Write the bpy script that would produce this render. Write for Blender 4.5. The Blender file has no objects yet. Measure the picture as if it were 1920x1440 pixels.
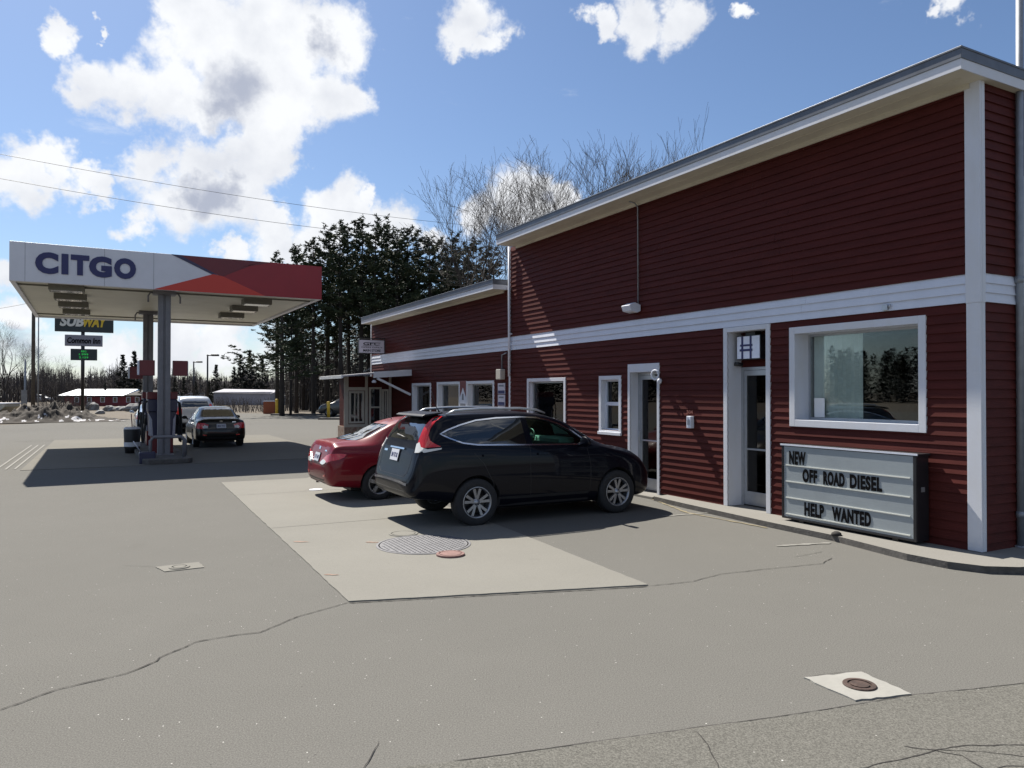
import bpy, bmesh, math, random
from mathutils import Vector, Matrix
from mathutils.bvhtree import BVHTree
R = math.radians
scene = bpy.context.scene
COL = scene.collection

# ------------------------------------------------------------ camera
H = 1.95                       # eye height above the lot beside the building
F, CX, HY = 1400.0, 960.0, 735.0
cam_d = bpy.data.cameras.new('camera')
cam = bpy.data.objects.new('camera', cam_d); COL.objects.link(cam)
cam_d.sensor_width = 36.0
cam_d.lens = 36.0 * F / 1920.0
cam_d.shift_y = 0.0
cam_d.clip_start = 0.05; cam_d.clip_end = 3000
cam.location = (0, 0, H)
cam.rotation_euler = (R(90) + math.atan(15.0 / F), 0, 0)
scene.camera = cam

# ------------------------------------------------------------ frame of the store
W_ = Vector((-755.0, 1400.0, 0)).normalized()       # along the front wall, away from the corner
N_ = Vector((-W_.y, W_.x, 0))                       # out of the front wall, over the lot
C_ = Vector((5.478, 8.735, 0))                      # foot of the near corner
WROT = math.atan2(W_.y, W_.x)
def B(u, n, z=0.0):
    return C_ + W_ * u + N_ * n + Vector((0, 0, z))
def G(x, y, z=0.0):                                 # point of the ground seen at a photo pixel
    d = F * (H - z) / (y - HY)
    return Vector(((x - CX) / F * d, d, z))
def L(P):
    q = P - C_
    return (q.dot(W_), q.dot(N_))

# ------------------------------------------------------------ sun and sky
SUN_EL = R(50.5)
DELTA = R(9.5)                                      # sun stands this far in front of the wall plane
az = WROT + DELTA
sun_dir = Vector((math.cos(az) * math.cos(SUN_EL), math.sin(az) * math.cos(SUN_EL), math.sin(SUN_EL)))
sd = bpy.data.lights.new('sun', 'SUN'); sun = bpy.data.objects.new('sun', sd); COL.objects.link(sun)
sd.energy = 5.0; sd.angle = R(0.53); sd.color = (1.0, 0.94, 0.84)
sun.rotation_euler = sun_dir.to_track_quat('Z', 'Y').to_euler()
SKY_STRENGTH = 0.051
EXPOSURE = 1.0

world = bpy.data.worlds.new("World"); scene.world = world
world.use_nodes = True
nt = world.node_tree; nt.nodes.clear()
def wn(t, **k):
    n = nt.nodes.new(t)
    for a, b in k.items(): setattr(n, a, b)
    return n
wl = nt.links.new
sky = wn('ShaderNodeTexSky'); sky.sky_type = 'NISHITA'; sky.sun_disc = False
sky.sun_elevation = SUN_EL; sky.sun_rotation = R(90) - az
sky.air_density = 1.0; sky.dust_density = 0.6; sky.ozone_density = 2.5
tc = wn('ShaderNodeTexCoord')
nrm = wn('ShaderNodeVectorMath', operation='NORMALIZE'); wl(tc.outputs['Generated'], nrm.inputs[0])
def noise(vec, scale, detail=6, rough=0.6):
    n = wn('ShaderNodeTexNoise'); n.inputs['Scale'].default_value = scale
    n.inputs['Detail'].default_value = detail; n.inputs['Roughness'].default_value = rough
    wl(vec, n.inputs['Vector']); return n
n1 = noise(nrm.outputs[0], 7.0, 6, 0.65)
sub = wn('ShaderNodeVectorMath', operation='SUBTRACT'); wl(n1.outputs['Color'], sub.inputs[0]); sub.inputs[1].default_value = (0.5, 0.5, 0.5)
mul = wn('ShaderNodeVectorMath', operation='SCALE'); wl(sub.outputs[0], mul.inputs[0]); mul.inputs['Scale'].default_value = 0.15
warp = wn('ShaderNodeVectorMath', operation='ADD'); wl(nrm.outputs[0], warp.inputs[0]); wl(mul.outputs[0], warp.inputs[1])
def mth(op, a, b=None, c=None, clamp=False):
    n = wn('ShaderNodeMath', operation=op); n.use_clamp = clamp
    for i, v in enumerate((a, b, c)):
        if v is None: continue
        if isinstance(v, (int, float)): n.inputs[i].default_value = v
        else: wl(v, n.inputs[i])
    return n.outputs[0]
def blobs(lst):
    out = None
    for (x, y, r) in lst:
        c = Vector(((x - CX) / F, 1.0, (HY - y) / F)); k = c.length; c /= k
        d = wn('ShaderNodeVectorMath', operation='DISTANCE'); wl(warp.outputs[0], d.inputs[0]); d.inputs[1].default_value = c
        m = mth('MULTIPLY_ADD', d.outputs['Value'], -1.0 / (r / F / k), 1.0)
        out = m if out is None else mth('SMOOTH_MAX', out, m, 0.14)
    return out
CL = [(170,120,62),(240,140,75),(320,165,75),(390,60,95),(500,40,110),(600,50,75),(470,150,115),(570,150,95),(640,160,55),(400,205,56),(530,205,76),(340,15,60),(500,262,55),
      (295,315,62),(380,312,70),(460,302,68),(522,290,46),(335,360,78),(430,372,76),(262,402,46),(490,414,42),(135,308,48),(70,322,48),(10,342,66),(200,318,34),
      (80,42,34),(165,8,16),(888,45,72),(930,84,44),(865,88,38),(1110,38,34),(1190,18,60),(1275,14,58),(1400,18,22),(1815,8,44),(1778,35,24),
      (600,425,56),(655,408,60),(740,422,62),(560,458,54),(500,476,52),(430,477,32),(640,332,17),(690,366,22),(960,375,80),(1035,372,46),(900,410,50),(800,450,34),
      (0,545,40),(40,600,50),(250,655,60),(330,640,60),(430,650,62),(365,628,26)]
cb = blobs(CL)
n2 = noise(nrm.outputs[0], 20.0, 8, 0.56)
dens = mth('MULTIPLY_ADD', n2.outputs['Fac'], 1.25, mth('ADD', cb, -0.52))
# low broken cloud near the horizon and a loose field elsewhere
sep = wn('ShaderNodeSeparateXYZ'); wl(nrm.outputs[0], sep.inputs[0])
mp = wn('ShaderNodeMapping'); mp.inputs['Scale'].default_value = (1, 1, 3.2); wl(nrm.outputs[0], mp.inputs[0])
n3 = noise(mp.outputs[0], 5.5, 8, 0.6)
low = wn('ShaderNodeMapRange'); wl(sep.outputs['Z'], low.inputs[0]); low.inputs[1].default_value = 0.18; low.inputs[2].default_value = 0.02; low.inputs[3].default_value = -0.66; low.inputs[4].default_value = -0.44
back = wn('ShaderNodeMapRange'); wl(sep.outputs['Y'], back.inputs[0]); back.inputs[1].default_value = 0.35; back.inputs[2].default_value = 0.0; back.inputs[3].default_value = -0.8; back.inputs[4].default_value = -0.47
off = mth('MAXIMUM', low.outputs[0], back.outputs[0])
dens2 = mth('ADD', n3.outputs['Fac'], off)
dens2 = mth('MULTIPLY', dens2, 2.4)
dtot = mth('MAXIMUM', dens, dens2)
cf = wn('ShaderNodeMapRange'); cf.interpolation_type = 'SMOOTHSTEP'; wl(dtot, cf.inputs[0]); cf.inputs[1].default_value = -0.04; cf.inputs[2].default_value = 0.50
# thick hearts of the clouds are grey: less light comes through them
gb = blobs([(455,165,85),(430,205,60),(360,345,55),(400,365,60),(600,60,50),(1010,370,30),(30,655,45)])
n4 = noise(nrm.outputs[0], 15.0, 5, 0.55)
gd = mth('MULTIPLY_ADD', n4.outputs['Fac'], 0.8, mth('ADD', gb, -0.42))
gf = wn('ShaderNodeMapRange'); gf.interpolation_type = 'SMOOTHSTEP'; wl(gd, gf.inputs[0]); gf.inputs[1].default_value = -0.05; gf.inputs[2].default_value = 0.85
thick = wn('ShaderNodeMapRange'); wl(n4.outputs['Fac'], thick.inputs[0]); thick.inputs[1].default_value = 0.38; thick.inputs[2].default_value = 0.72; thick.inputs[3].default_value = 0.0; thick.inputs[4].default_value = 0.42
gtot = mth('MAXIMUM', gf.outputs[0], thick.outputs[0])
ccol = wn('ShaderNodeMix', data_type='RGBA'); wl(gtot, ccol.inputs[0])
ccol.inputs[6].default_value = (9.6, 9.8, 10.1, 1); ccol.inputs[7].default_value = (4.6, 5.0, 6.1, 1)
CLOUDMIX = wn('ShaderNodeMix', data_type='RGBA'); wl(cf.outputs[0], CLOUDMIX.inputs[0])
hs = wn('ShaderNodeHueSaturation'); hs.inputs['Saturation'].default_value = 0.97; hs.inputs['Value'].default_value = 1.0
tintn = wn('ShaderNodeMix', data_type='RGBA', blend_type='MULTIPLY'); tintn.inputs[0].default_value = 1.0; tintn.inputs[7].default_value = (0.90, 1.0, 1.13, 1)
wl(sky.outputs[0], hs.inputs['Color']); wl(hs.outputs[0], tintn.inputs[6]); wl(tintn.outputs[2], CLOUDMIX.inputs[6]); wl(ccol.outputs[2], CLOUDMIX.inputs[7])
bg = wn('ShaderNodeBackground'); wl(CLOUDMIX.outputs[2], bg.inputs[0]); bg.inputs[1].default_value = SKY_STRENGTH
wo = wn('ShaderNodeOutputWorld'); wl(bg.outputs[0], wo.inputs[0])
world.cycles.sampling_method = 'MANUAL'; world.cycles.sample_map_resolution = 512

scene.view_settings.view_transform = 'Standard'; scene.view_settings.look = 'None'
scene.view_settings.exposure = EXPOSURE; scene.view_settings.gamma = 1
scene.render.engine = 'CYCLES'
scene.cycles.max_bounces = 8; scene.cycles.transparent_max_bounces = 12

# ------------------------------------------------------------ object helpers
def tag(o, label=None, cat=None, group=None, kind=None):
    if label: o['label'] = label
    if cat: o['category'] = cat
    if group: o['group'] = group
    if kind: o['kind'] = kind
    return o
def thing(name, label, cat, loc=(0, 0, 0), rz=0.0, group=None):
    o = bpy.data.objects.new(name, None); COL.objects.link(o)
    o.location = loc; o.rotation_euler = (0, 0, rz); o.empty_display_size = 0.2
    return tag(o, label, cat, group)
def wall_thing(name, label, cat, u=0, n=0, z=0, group=None, dr=0.0):
    return thing(name, label, cat, B(u, n, z), WROT + dr, group)
def copy_tree(o, parent=None):
    c = o.copy(); COL.objects.link(c); c.parent = parent
    for ch in list(o.children): copy_tree(ch, c)
    return c

class MB:
    def __init__(s): s.v = []; s.f = []; s.m = []; s.sm = []
    def add(s, vs, fs, mi=0, smooth=False, M=None):
        b = len(s.v)
        for p in vs:
            p = Vector(p)
            if M is not None: p = M @ p
            s.v.append(tuple(p))
        for f in fs: s.f.append(tuple(b + i for i in f)); s.m.append(mi); s.sm.append(smooth)
        return s
    def box(s, x0, x1, y0, y1, z0, z1, mi=0, M=None):
        if x0 > x1: x0, x1 = x1, x0
        if y0 > y1: y0, y1 = y1, y0
        if z0 > z1: z0, z1 = z1, z0
        vs = [(x0,y0,z0),(x1,y0,z0),(x1,y1,z0),(x0,y1,z0),(x0,y0,z1),(x1,y0,z1),(x1,y1,z1),(x0,y1,z1)]
        return s.add(vs, [(0,3,2,1),(4,5,6,7),(0,1,5,4),(1,2,6,5),(2,3,7,6),(3,0,4,7)], mi, False, M)
    def bar(s, p, q, w, h=None, mi=0):
        """square bar from p to q"""
        p = Vector(p); q = Vector(q); d = (q - p); l = d.length; h = h or w
        M = Matrix.Translation(p) @ d.to_track_quat('Z', 'Y').to_matrix().to_4x4()
        return s.box(-w/2, w/2, -h/2, h/2, 0, l, mi, M)
    def tube(s, pts, rad, n=8, mi=0, caps=True, smooth=True):
        pts = [Vector(p) for p in pts]
        if not isinstance(rad, (list, tuple)): rad = [rad] * len(pts)
        b = len(s.v); X = None
        for i, p in enumerate(pts):
            d = (pts[min(i+1, len(pts)-1)] - pts[max(i-1, 0)])
            if d.length < 1e-9: d = Vector((0, 0, 1))
            d.normalize()
            if X is None:
                X = d.orthogonal().normalized()
            else:
                X = X - d * X.dot(d)
                X = d.orthogonal().normalized() if X.length < 1e-6 else X.normalized()
            Y = d.cross(X)
            for k in range(n):
                a = 2 * math.pi * k / n
                s.v.append(tuple(p + (X * math.cos(a) + Y * math.sin(a)) * rad[i]))
        for i in range(len(pts) - 1):
            for k in range(n):
                k2 = (k + 1) % n
                s.f.append((b+i*n+k, b+i*n+k2, b+(i+1)*n+k2, b+(i+1)*n+k)); s.m.append(mi); s.sm.append(smooth)
        if caps:
            s.f.append(tuple(b + k for k in reversed(range(n)))); s.m.append(mi); s.sm.append(False)
            e = b + (len(pts)-1)*n
            s.f.append(tuple(e + k for k in range(n))); s.m.append(mi); s.sm.append(False)
        return s
    def lathe(s, prof, n=32, M=None, mi=0, smooth=True, closed=False):
        """prof: (r, z) round local z"""
        b = len(s.v); m = len(prof)
        for (r, z) in prof:
            for k in range(n):
                a = 2*math.pi*k/n
                p = Vector((r*math.cos(a), r*math.sin(a), z))
                if M is not None: p = M @ p
                s.v.append(tuple(p))
        for i in range(m - (0 if closed else 1)):
            j = (i + 1) % m
            for k in range(n):
                k2 = (k+1) % n
                s.f.append((b+i*n+k, b+i*n+k2, b+j*n+k2, b+j*n+k)); s.m.append(mi); s.sm.append(smooth)
        return s
    def disc(s, r, z, n=32, M=None, mi=0):
        vs = [(r*math.cos(2*math.pi*k/n), r*math.sin(2*math.pi*k/n), z) for k in range(n)]
        return s.add(vs, [tuple(range(n))], mi, False, M)
    def prism(s, poly, z0, z1, M=None, mi=0):
        """poly in xy, extruded along z"""
        n = len(poly)
        vs = [(p[0], p[1], z0) for p in poly] + [(p[0], p[1], z1) for p in poly]
        fs = [tuple(reversed(range(n))), tuple(range(n, 2*n))] + [(i, (i+1) % n, n+(i+1) % n, n+i) for i in range(n)]
        return s.add(vs, fs, mi, False, M)
    def build(s, name, mats, parent=None, bevel=0.0, fix=True, smooth_angle=None):
        me = bpy.data.meshes.new(name)
        me.from_pydata(s.v, [], s.f)
        if not isinstance(mats, (list, tuple)): mats = [mats]
        for m in mats: me.materials.append(m)
        me.polygons.foreach_set('material_index', s.m)
        me.polygons.foreach_set('use_smooth', s.sm)
        if fix and len(s.f) < 60000:
            bm = bmesh.new(); bm.from_mesh(me); bmesh.ops.recalc_face_normals(bm, faces=bm.faces); bm.to_mesh(me); bm.free()
        me.update()
        o = bpy.data.objects.new(name, me); COL.objects.link(o); o.parent = parent
        if bevel:
            md = o.modifiers.new('bevel', 'BEVEL'); md.width = bevel; md.segments = 2; md.limit_method = 'ANGLE'; md.angle_limit = R(40)
        return o

_txt = {}
def text_mesh(body, size, depth=0.01, bold=0.0, sx=1.0, shear=0.0, spacing=1.0):
    cu = bpy.data.curves.new('t', 'FONT'); cu.body = body; cu.size = size; cu.extrude = depth/2; cu.offset = bold
    cu.align_x = 'LEFT'; cu.align_y = 'BOTTOM_BASELINE'; cu.shear = shear; cu.space_character = spacing; cu.resolution_u = 4
    ob = bpy.data.objects.new('t', cu); COL.objects.link(ob)
    bpy.context.view_layer.update()
    dg = bpy.context.evaluated_depsgraph_get()
    me = bpy.data.meshes.new_from_object(ob.evaluated_get(dg))
    vs = [v.co.copy() for v in me.vertices]; fs = [tuple(p.vertices) for p in me.polygons]
    bpy.data.objects.remove(ob); bpy.data.curves.remove(cu); bpy.data.meshes.remove(me)
    x0 = min(v.x for v in vs); x1 = max(v.x for v in vs); y0 = min(v.y for v in vs); y1 = max(v.y for v in vs)
    return vs, fs, (x0, x1, y0, y1)
def put_text(mb, body, origin, X, Y, width, height, depth=0.01, bold=0.0, shear=0.0, mi=0, spacing=1.0):
    """fit the word into width x height, lower left corner at origin, reading along X, upright along Y"""
    vs, fs, (x0, x1, y0, y1) = text_mesh(body, 1.0, 0.02, bold, 1.0, shear, spacing)
    X = Vector(X).normalized(); Y = Vector(Y).normalized(); Z = X.cross(Y)
    kx = width/(x1-x0); ky = height/(y1-y0); o = Vector(origin)
    mb.add([o + X*((v.x-x0)*kx) + Y*((v.y-y0)*ky) + Z*(v.z/0.01*depth/2 + depth/2) for v in vs], fs, mi)
# ------------------------------------------------------------ materials
def mat(name, col, rough=0.6, metal=0.0, spec=0.5, var=0.0, vscale=3.0, bump=0.0, bscale=40.0, coat=0.0, col2=None, detail=5, stretch=None, rvar=0.0):
    m = bpy.data.materials.new(name); m.use_nodes = True
    n = m.node_tree.nodes; l = m.node_tree.links; b = n['Principled BSDF']
    b.inputs['Base Color'].default_value = (*col, 1); b.inputs['Roughness'].default_value = rough
    b.inputs['Metallic'].default_value = metal; b.inputs['Specular IOR Level'].default_value = spec
    b.inputs['Coat Weight'].default_value = coat; b.inputs['Coat Roughness'].default_value = 0.03
    if var or bump or rvar:
        tc = n.new('ShaderNodeTexCoord'); src = tc.outputs['Object']
        if stretch:
            mp = n.new('ShaderNodeMapping'); mp.inputs['Scale'].default_value = stretch; l.new(src, mp.inputs[0]); src = mp.outputs[0]
        nz = n.new('ShaderNodeTexNoise'); nz.inputs['Scale'].default_value = vscale; nz.inputs['Detail'].default_value = detail; l.new(src, nz.inputs['Vector'])
        nz.inputs['Roughness'].default_value = 0.65
        if var:
            mr = n.new('ShaderNodeMapRange'); mr.inputs[1].default_value = 0.3; mr.inputs[2].default_value = 0.7; l.new(nz.outputs['Fac'], mr.inputs[0])
            mx = n.new('ShaderNodeMix'); mx.data_type = 'RGBA'; l.new(mr.outputs[0], mx.inputs[0])
            c2 = col2 or tuple(c * (1 - var) for c in col); c1 = col if col2 else tuple(min(1, c * (1 + var)) for c in col)
            mx.inputs[6].default_value = (*c2, 1); mx.inputs[7].default_value = (*c1, 1); l.new(mx.outputs[2], b.inputs['Base Color'])
        if rvar:
            mr2 = n.new('ShaderNodeMapRange'); mr2.inputs[3].default_value = max(0, rough - rvar); mr2.inputs[4].default_value = min(1, rough + rvar)
            l.new(nz.outputs['Fac'], mr2.inputs[0]); l.new(mr2.outputs[0], b.inputs['Roughness'])
        if bump:
            nb = n.new('ShaderNodeTexNoise'); nb.inputs['Scale'].default_value = bscale; nb.inputs['Detail'].default_value = 4; l.new(src, nb.inputs['Vector'])
            bp = n.new('ShaderNodeBump'); bp.inputs['Strength'].default_value = bump; bp.inputs['Distance'].default_value = 0.01
            l.new(nb.outputs['Fac'], bp.inputs['Height']); l.new(bp.outputs[0], b.inputs['Normal'])
    return m
def glass(name, tint=(0.75, 0.8, 0.8), refl=1.0, ior=1.5, rough=0.0):
    m = bpy.data.materials.new(name); m.use_nodes = True
    n = m.node_tree.nodes; l = m.node_tree.links; n.clear()
    o = n.new('ShaderNodeOutputMaterial'); mx = n.new('ShaderNodeMixShader'); t = n.new('ShaderNodeBsdfTransparent'); g = n.new('ShaderNodeBsdfGlossy')
    fr = n.new('ShaderNodeFresnel'); fr.inputs['IOR'].default_value = ior
    t.inputs[0].default_value = (*tint, 1); g.inputs['Roughness'].default_value = rough; g.inputs['Color'].default_value = (refl, refl, refl, 1)
    l.new(fr.outputs[0], mx.inputs[0]); l.new(t.outputs[0], mx.inputs[1]); l.new(g.outputs[0], mx.inputs[2]); l.new(mx.outputs[0], o.inputs[0])
    return m
def emit(name, col, s):
    m = bpy.data.materials.new(name); m.use_nodes = True
    b = m.node_tree.nodes['Principled BSDF']; b.inputs['Base Color'].default_value = (0.01, 0.01, 0.01, 1)
    b.inputs['Emission Color'].default_value = (*col, 1); b.inputs['Emission Strength'].default_value = s
    return m
def ground_mat(name, c1, c2, speck=0.5, scale=1.0, rough=0.85, white=0.7, stain=0.35, bump=0.03):
    """aggregate: coarse patches, stones a few millimetres across, rare bright chips"""
    m = bpy.data.materials.new(name); m.use_nodes = True
    n = m.node_tree.nodes; l = m.node_tree.links; b = n['Principled BSDF']
    tc = n.new('ShaderNodeTexCoord'); src = tc.outputs['Object']
    def nz(s, d=5, r=0.6):
        k = n.new('ShaderNodeTexNoise'); k.inputs['Scale'].default_value = s; k.inputs['Detail'].default_value = d; k.inputs['Roughness'].default_value = r; l.new(src, k.inputs['Vector']); return k.outputs['Fac']
    def mr(f, a, b_, c, d):
        k = n.new('ShaderNodeMapRange'); l.new(f, k.inputs[0])
        for i, v in enumerate((a, b_, c, d)): k.inputs[i+1].default_value = v
        return k.outputs[0]
    def mix(f, a, b_, mode='MIX'):
        k = n.new('ShaderNodeMix'); k.data_type = 'RGBA'; k.blend_type = mode
        for i, v in ((0, f), (6, a), (7, b_)):
            if isinstance(v, (int, float)): k.inputs[i].default_value = v
            elif isinstance(v, tuple): k.inputs[i].default_value = (*v, 1)
            else: l.new(v, k.inputs[i])
        return k.outputs[2]
    base = mix(mr(nz(0.35, 6), 0.3, 0.7, 0, 1), c1, c2)
    st = nz(1.7, 7, 0.7)
    big = nz(0.13, 4, 0.55); base = mix(mr(big, 0.42, 0.62, 0.0, 0.5), base, tuple(c*0.78 for c in c1))
    ob = nz(0.9, 3, 0.5); base = mix(mr(ob, 0.69, 0.74, 0.0, 0.35), base, tuple(c*0.55 for c in c1))
    base = mix(mr(st, 0.35, 0.7, 1.0 , 0.0), base, mix(stain, base, tuple(c*0.72 for c in c1)))
    g = nz(105*scale, 3, 0.75)
    g2 = nz(17*scale, 3, 0.7)
    base = mix(mr(g2, 0.36, 0.64, 0, 1), mix(speck*0.25, base, tuple(c*0.62 for c in c1)), base)
    base = mix(speck, base, mix(mr(g, 0.32, 0.68, 0, 1), tuple(c*0.45 for c in c1), tuple(min(1, c*1.6) for c in c1)))
    vo = n.new('ShaderNodeTexVoronoi'); vo.inputs['Scale'].default_value = 28*scale; l.new(src, vo.inputs['Vector'])
    sepc = n.new('ShaderNodeSeparateColor'); l.new(vo.outputs['Color'], sepc.inputs[0])
    near = mr(vo.outputs['Distance'], 0.16, 0.05, 0, 1); rare = mr(sepc.outputs[0], 0.955, 0.96, 0, 1)
    k = n.new('ShaderNodeMath'); k.operation = 'MULTIPLY'; l.new(near, k.inputs[0]); l.new(rare, k.inputs[1])
    k2 = n.new('ShaderNodeMath'); k2.operation = 'MULTIPLY'; l.new(k.outputs[0], k2.inputs[0]); k2.inputs[1].default_value = white
    base = mix(k2.outputs[0], base, (0.75, 0.74, 0.7))
    rare2 = mr(sepc.outputs[1], 0.965, 0.97, 0, 1)
    k3 = n.new('ShaderNodeMath'); k3.operation = 'MULTIPLY'; l.new(near, k3.inputs[0]); l.new(rare2, k3.inputs[1])
    base = mix(k3.outputs[0], base, tuple(c*0.25 for c in c1))
    l.new(base, b.inputs['Base Color']); b.inputs['Roughness'].default_value = 1.0; b.inputs['Specular IOR Level'].default_value = 0.12
    bp = n.new('ShaderNodeBump'); bp.inputs['Strength'].default_value = bump; bp.inputs['Distance'].default_value = 0.004
    l.new(g, bp.inputs['Height']); l.new(bp.outputs[0], b.inputs['Normal'])
    return m

M_ = {}
M_['asphalt'] = ground_mat('worn asphalt', (0.121, 0.118, 0.109), (0.139, 0.135, 0.125), speck=0.62)
M_['asphalt_old'] = ground_mat('older coarse asphalt', (0.112, 0.109, 0.098), (0.136, 0.132, 0.119), speck=0.85, scale=0.9, white=1.0, bump=0.12)
M_['concrete'] = ground_mat('parking pad concrete', (0.200, 0.194, 0.175), (0.176, 0.171, 0.154), speck=0.2, stain=0.22, white=0.0, bump=0.1)
M_['concrete_pump'] = ground_mat('pump slab concrete', (0.175, 0.167, 0.147), (0.145, 0.14, 0.126), speck=0.16, stain=0.4, white=0.0, bump=0.1)
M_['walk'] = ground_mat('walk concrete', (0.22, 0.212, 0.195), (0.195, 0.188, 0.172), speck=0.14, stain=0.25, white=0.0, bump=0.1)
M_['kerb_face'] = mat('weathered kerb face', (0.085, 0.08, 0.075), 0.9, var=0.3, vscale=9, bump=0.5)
M_['dry_grass'] = mat('dry winter verge', (0.085, 0.068, 0.048), 0.95, var=0.4, vscale=1.5, detail=8, bump=0.6, bscale=6)
M_['dirt'] = mat('dirt', (0.030, 0.024, 0.019), 0.95, var=0.45, vscale=2.2, detail=8, bump=0.9, bscale=5)
M_['snow'] = mat('dirty snow', (0.34, 0.34, 0.36), 0.8, var=0.2, vscale=5)
M_['crack'] = mat('crack filling', (0.025, 0.023, 0.021), 0.95)
M_['line'] = mat('faded line paint', (0.19, 0.185, 0.17), 0.9, var=0.15, vscale=20)
M_['yellow_line'] = mat('faded yellow paint', (0.19, 0.16, 0.10), 0.9, var=0.2, vscale=14)
M_['orange_paint'] = mat('orange survey paint', (0.22, 0.145, 0.11), 0.9, var=0.3, vscale=30)

M_['siding'] = mat('dark red clapboard paint', (0.070, 0.0150, 0.0125), 0.65, spec=0.12, var=0.22, vscale=2.0, bump=0.12, bscale=30, stretch=(0.6, 1, 5))
M_['white'] = mat('white trim paint', (0.60, 0.63, 0.71), 0.5, var=0.05, vscale=2.5, stretch=(1, 1, 0.4))
M_['white_worn'] = mat('peeling white trim paint', (0.60, 0.625, 0.69), 0.55, var=0.12, vscale=2.2, col2=(0.57, 0.58, 0.61), detail=10, stretch=(2, 2, 0.8))
M_['soffit'] = mat('soffit boards', (0.56, 0.53, 0.44), 0.75, var=0.12, vscale=1.2, bump=0.15)
M_['roof_metal'] = mat('galvanised roof edge', (0.11, 0.12, 0.14), 0.45, metal=0.35, var=0.15, vscale=4)
M_['galv'] = mat('galvanised pipe', (0.24, 0.26, 0.29), 0.5, metal=0.35, var=0.15, vscale=7)
M_['alu'] = mat('brushed aluminium', (0.44, 0.46, 0.49), 0.35, metal=0.7, var=0.08, vscale=8)
M_['black'] = mat('black plastic', (0.012, 0.012, 0.014), 0.5)
M_['black_metal'] = mat('black painted metal', (0.014, 0.014, 0.017), 0.35, var=0.2, vscale=6)
M_['dark'] = mat('dark interior', (0.02, 0.018, 0.017), 0.9)
M_['room'] = mat('unlit room', (0.09, 0.08, 0.075), 0.9, var=0.4, vscale=1.3)
M_['curtain'] = mat('pale blind', (0.60, 0.64, 0.62), 0.9, var=0.1, vscale=3)
M_['paper'] = mat('notice paper', (0.8, 0.8, 0.8), 0.8)
M_['ink'] = mat('printed black', (0.003, 0.003, 0.004), 0.9, spec=0.1)
M_['ink_soft'] = mat('printed grey', (0.18, 0.19, 0.22), 0.7)
M_['navy_ink'] = mat('navy lettering', (0.022, 0.024, 0.105), 0.5)
M_['pane'] = glass('window glass', (0.93, 0.97, 0.96))
M_['pane_dark'] = glass('tinted door glass', (0.32, 0.33, 0.33))
M_['marquee_face'] = mat('marquee panel', (0.285, 0.32, 0.34), 0.35, var=0.06, vscale=3)
M_['track'] = mat('letter track', (0.62, 0.63, 0.58), 0.25)
M_['sign_white'] = mat('sign panel', (0.5, 0.48, 0.55), 0.5, var=0.06, vscale=3)
M_['mirror_white'] = mat('glossy box sign face', (0.75, 0.78, 0.9), 0.22, var=0.08, vscale=6)
M_['fascia_white'] = mat('canopy fascia white', (0.6, 0.605, 0.65), 0.4, var=0.05, vscale=1.5)
M_['fascia_red'] = mat('canopy red', (0.26, 0.01, 0.016), 0.4, var=0.06, vscale=1.5)
M_['fascia_dark'] = mat('canopy dark red', (0.13, 0.012, 0.018), 0.4, var=0.06, vscale=1.5)
M_['fascia_orange'] = mat('canopy orange red', (0.5, 0.035, 0.018), 0.4)
M_['fascia_navy'] = mat('canopy navy', (0.03, 0.025, 0.07), 0.4)
M_['soffit_metal'] = mat('canopy ceiling metal', (0.55, 0.53, 0.44), 0.5, var=0.08, vscale=1.0)
M_['lightbox'] = mat('canopy light housing', (0.15, 0.145, 0.12), 0.6, var=0.1, vscale=5)
M_['column'] = mat('canopy column paint', (0.15, 0.15, 0.165), 0.45, var=0.15, vscale=3)
M_['pump_white'] = mat('pump white', (0.34, 0.34, 0.40), 0.35, var=0.06, vscale=6)
M_['pump_navy'] = mat('pump navy', (0.02, 0.022, 0.06), 0.35)
M_['pump_red'] = mat('pump red', (0.13, 0.010, 0.015), 0.4)
M_['rubber'] = mat('rubber', (0.012, 0.012, 0.013), 0.75)
M_['tyre'] = mat('tyre rubber', (0.018, 0.018, 0.02), 0.85, var=0.2, vscale=20)
M_['rim'] = mat('alloy rim', (0.30, 0.31, 0.34), 0.35, metal=0.85)
M_['chrome'] = mat('chrome trim', (0.72, 0.74, 0.78), 0.12, metal=1.0)
M_['navy_paint'] = mat('midnight car paint', (0.0015, 0.0019, 0.006), 0.4, spec=0.1, coat=0.3)
M_['red_paint'] = mat('red car paint', (0.15, 0.004, 0.011), 0.4, spec=0.15, coat=0.5)
M_['black_paint'] = mat('black car paint', (0.003, 0.0035, 0.0035), 0.35, spec=0.2, coat=0.6)
M_['silver_paint'] = mat('silver car paint', (0.36, 0.38, 0.41), 0.3, metal=0.4, coat=1.0)
M_['white_paint'] = mat('white car paint', (0.62, 0.64, 0.68), 0.3, coat=1.0)
M_['brown_paint'] = mat('dark grey car paint', (0.02, 0.02, 0.02), 0.3, coat=1.0)
M_['car_glass'] = mat('tinted car glass', (0.008, 0.011, 0.012), 0.03, spec=0.9, coat=1.0)
M_['clear_glass'] = glass('greenish car glass', (0.55, 0.85, 0.74))
M_['cabin'] = mat('car cabin', (0.02, 0.02, 0.022), 0.8)
M_['lamp_red'] = mat('tail lamp lens', (0.5, 0.012, 0.012), 0.12, coat=1.0)
M_['lamp_clear'] = mat('clear lamp lens', (0.6, 0.6, 0.58), 0.12, coat=1.0)
M_['plate'] = mat('licence plate', (0.5, 0.52, 0.58), 0.5)
M_['yellow'] = mat('bollard yellow', (0.55, 0.36, 0.03), 0.5, var=0.15, vscale=6)
M_['wood_pole'] = mat('weathered pole wood', (0.09, 0.075, 0.06), 0.9, var=0.3, vscale=6)
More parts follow.
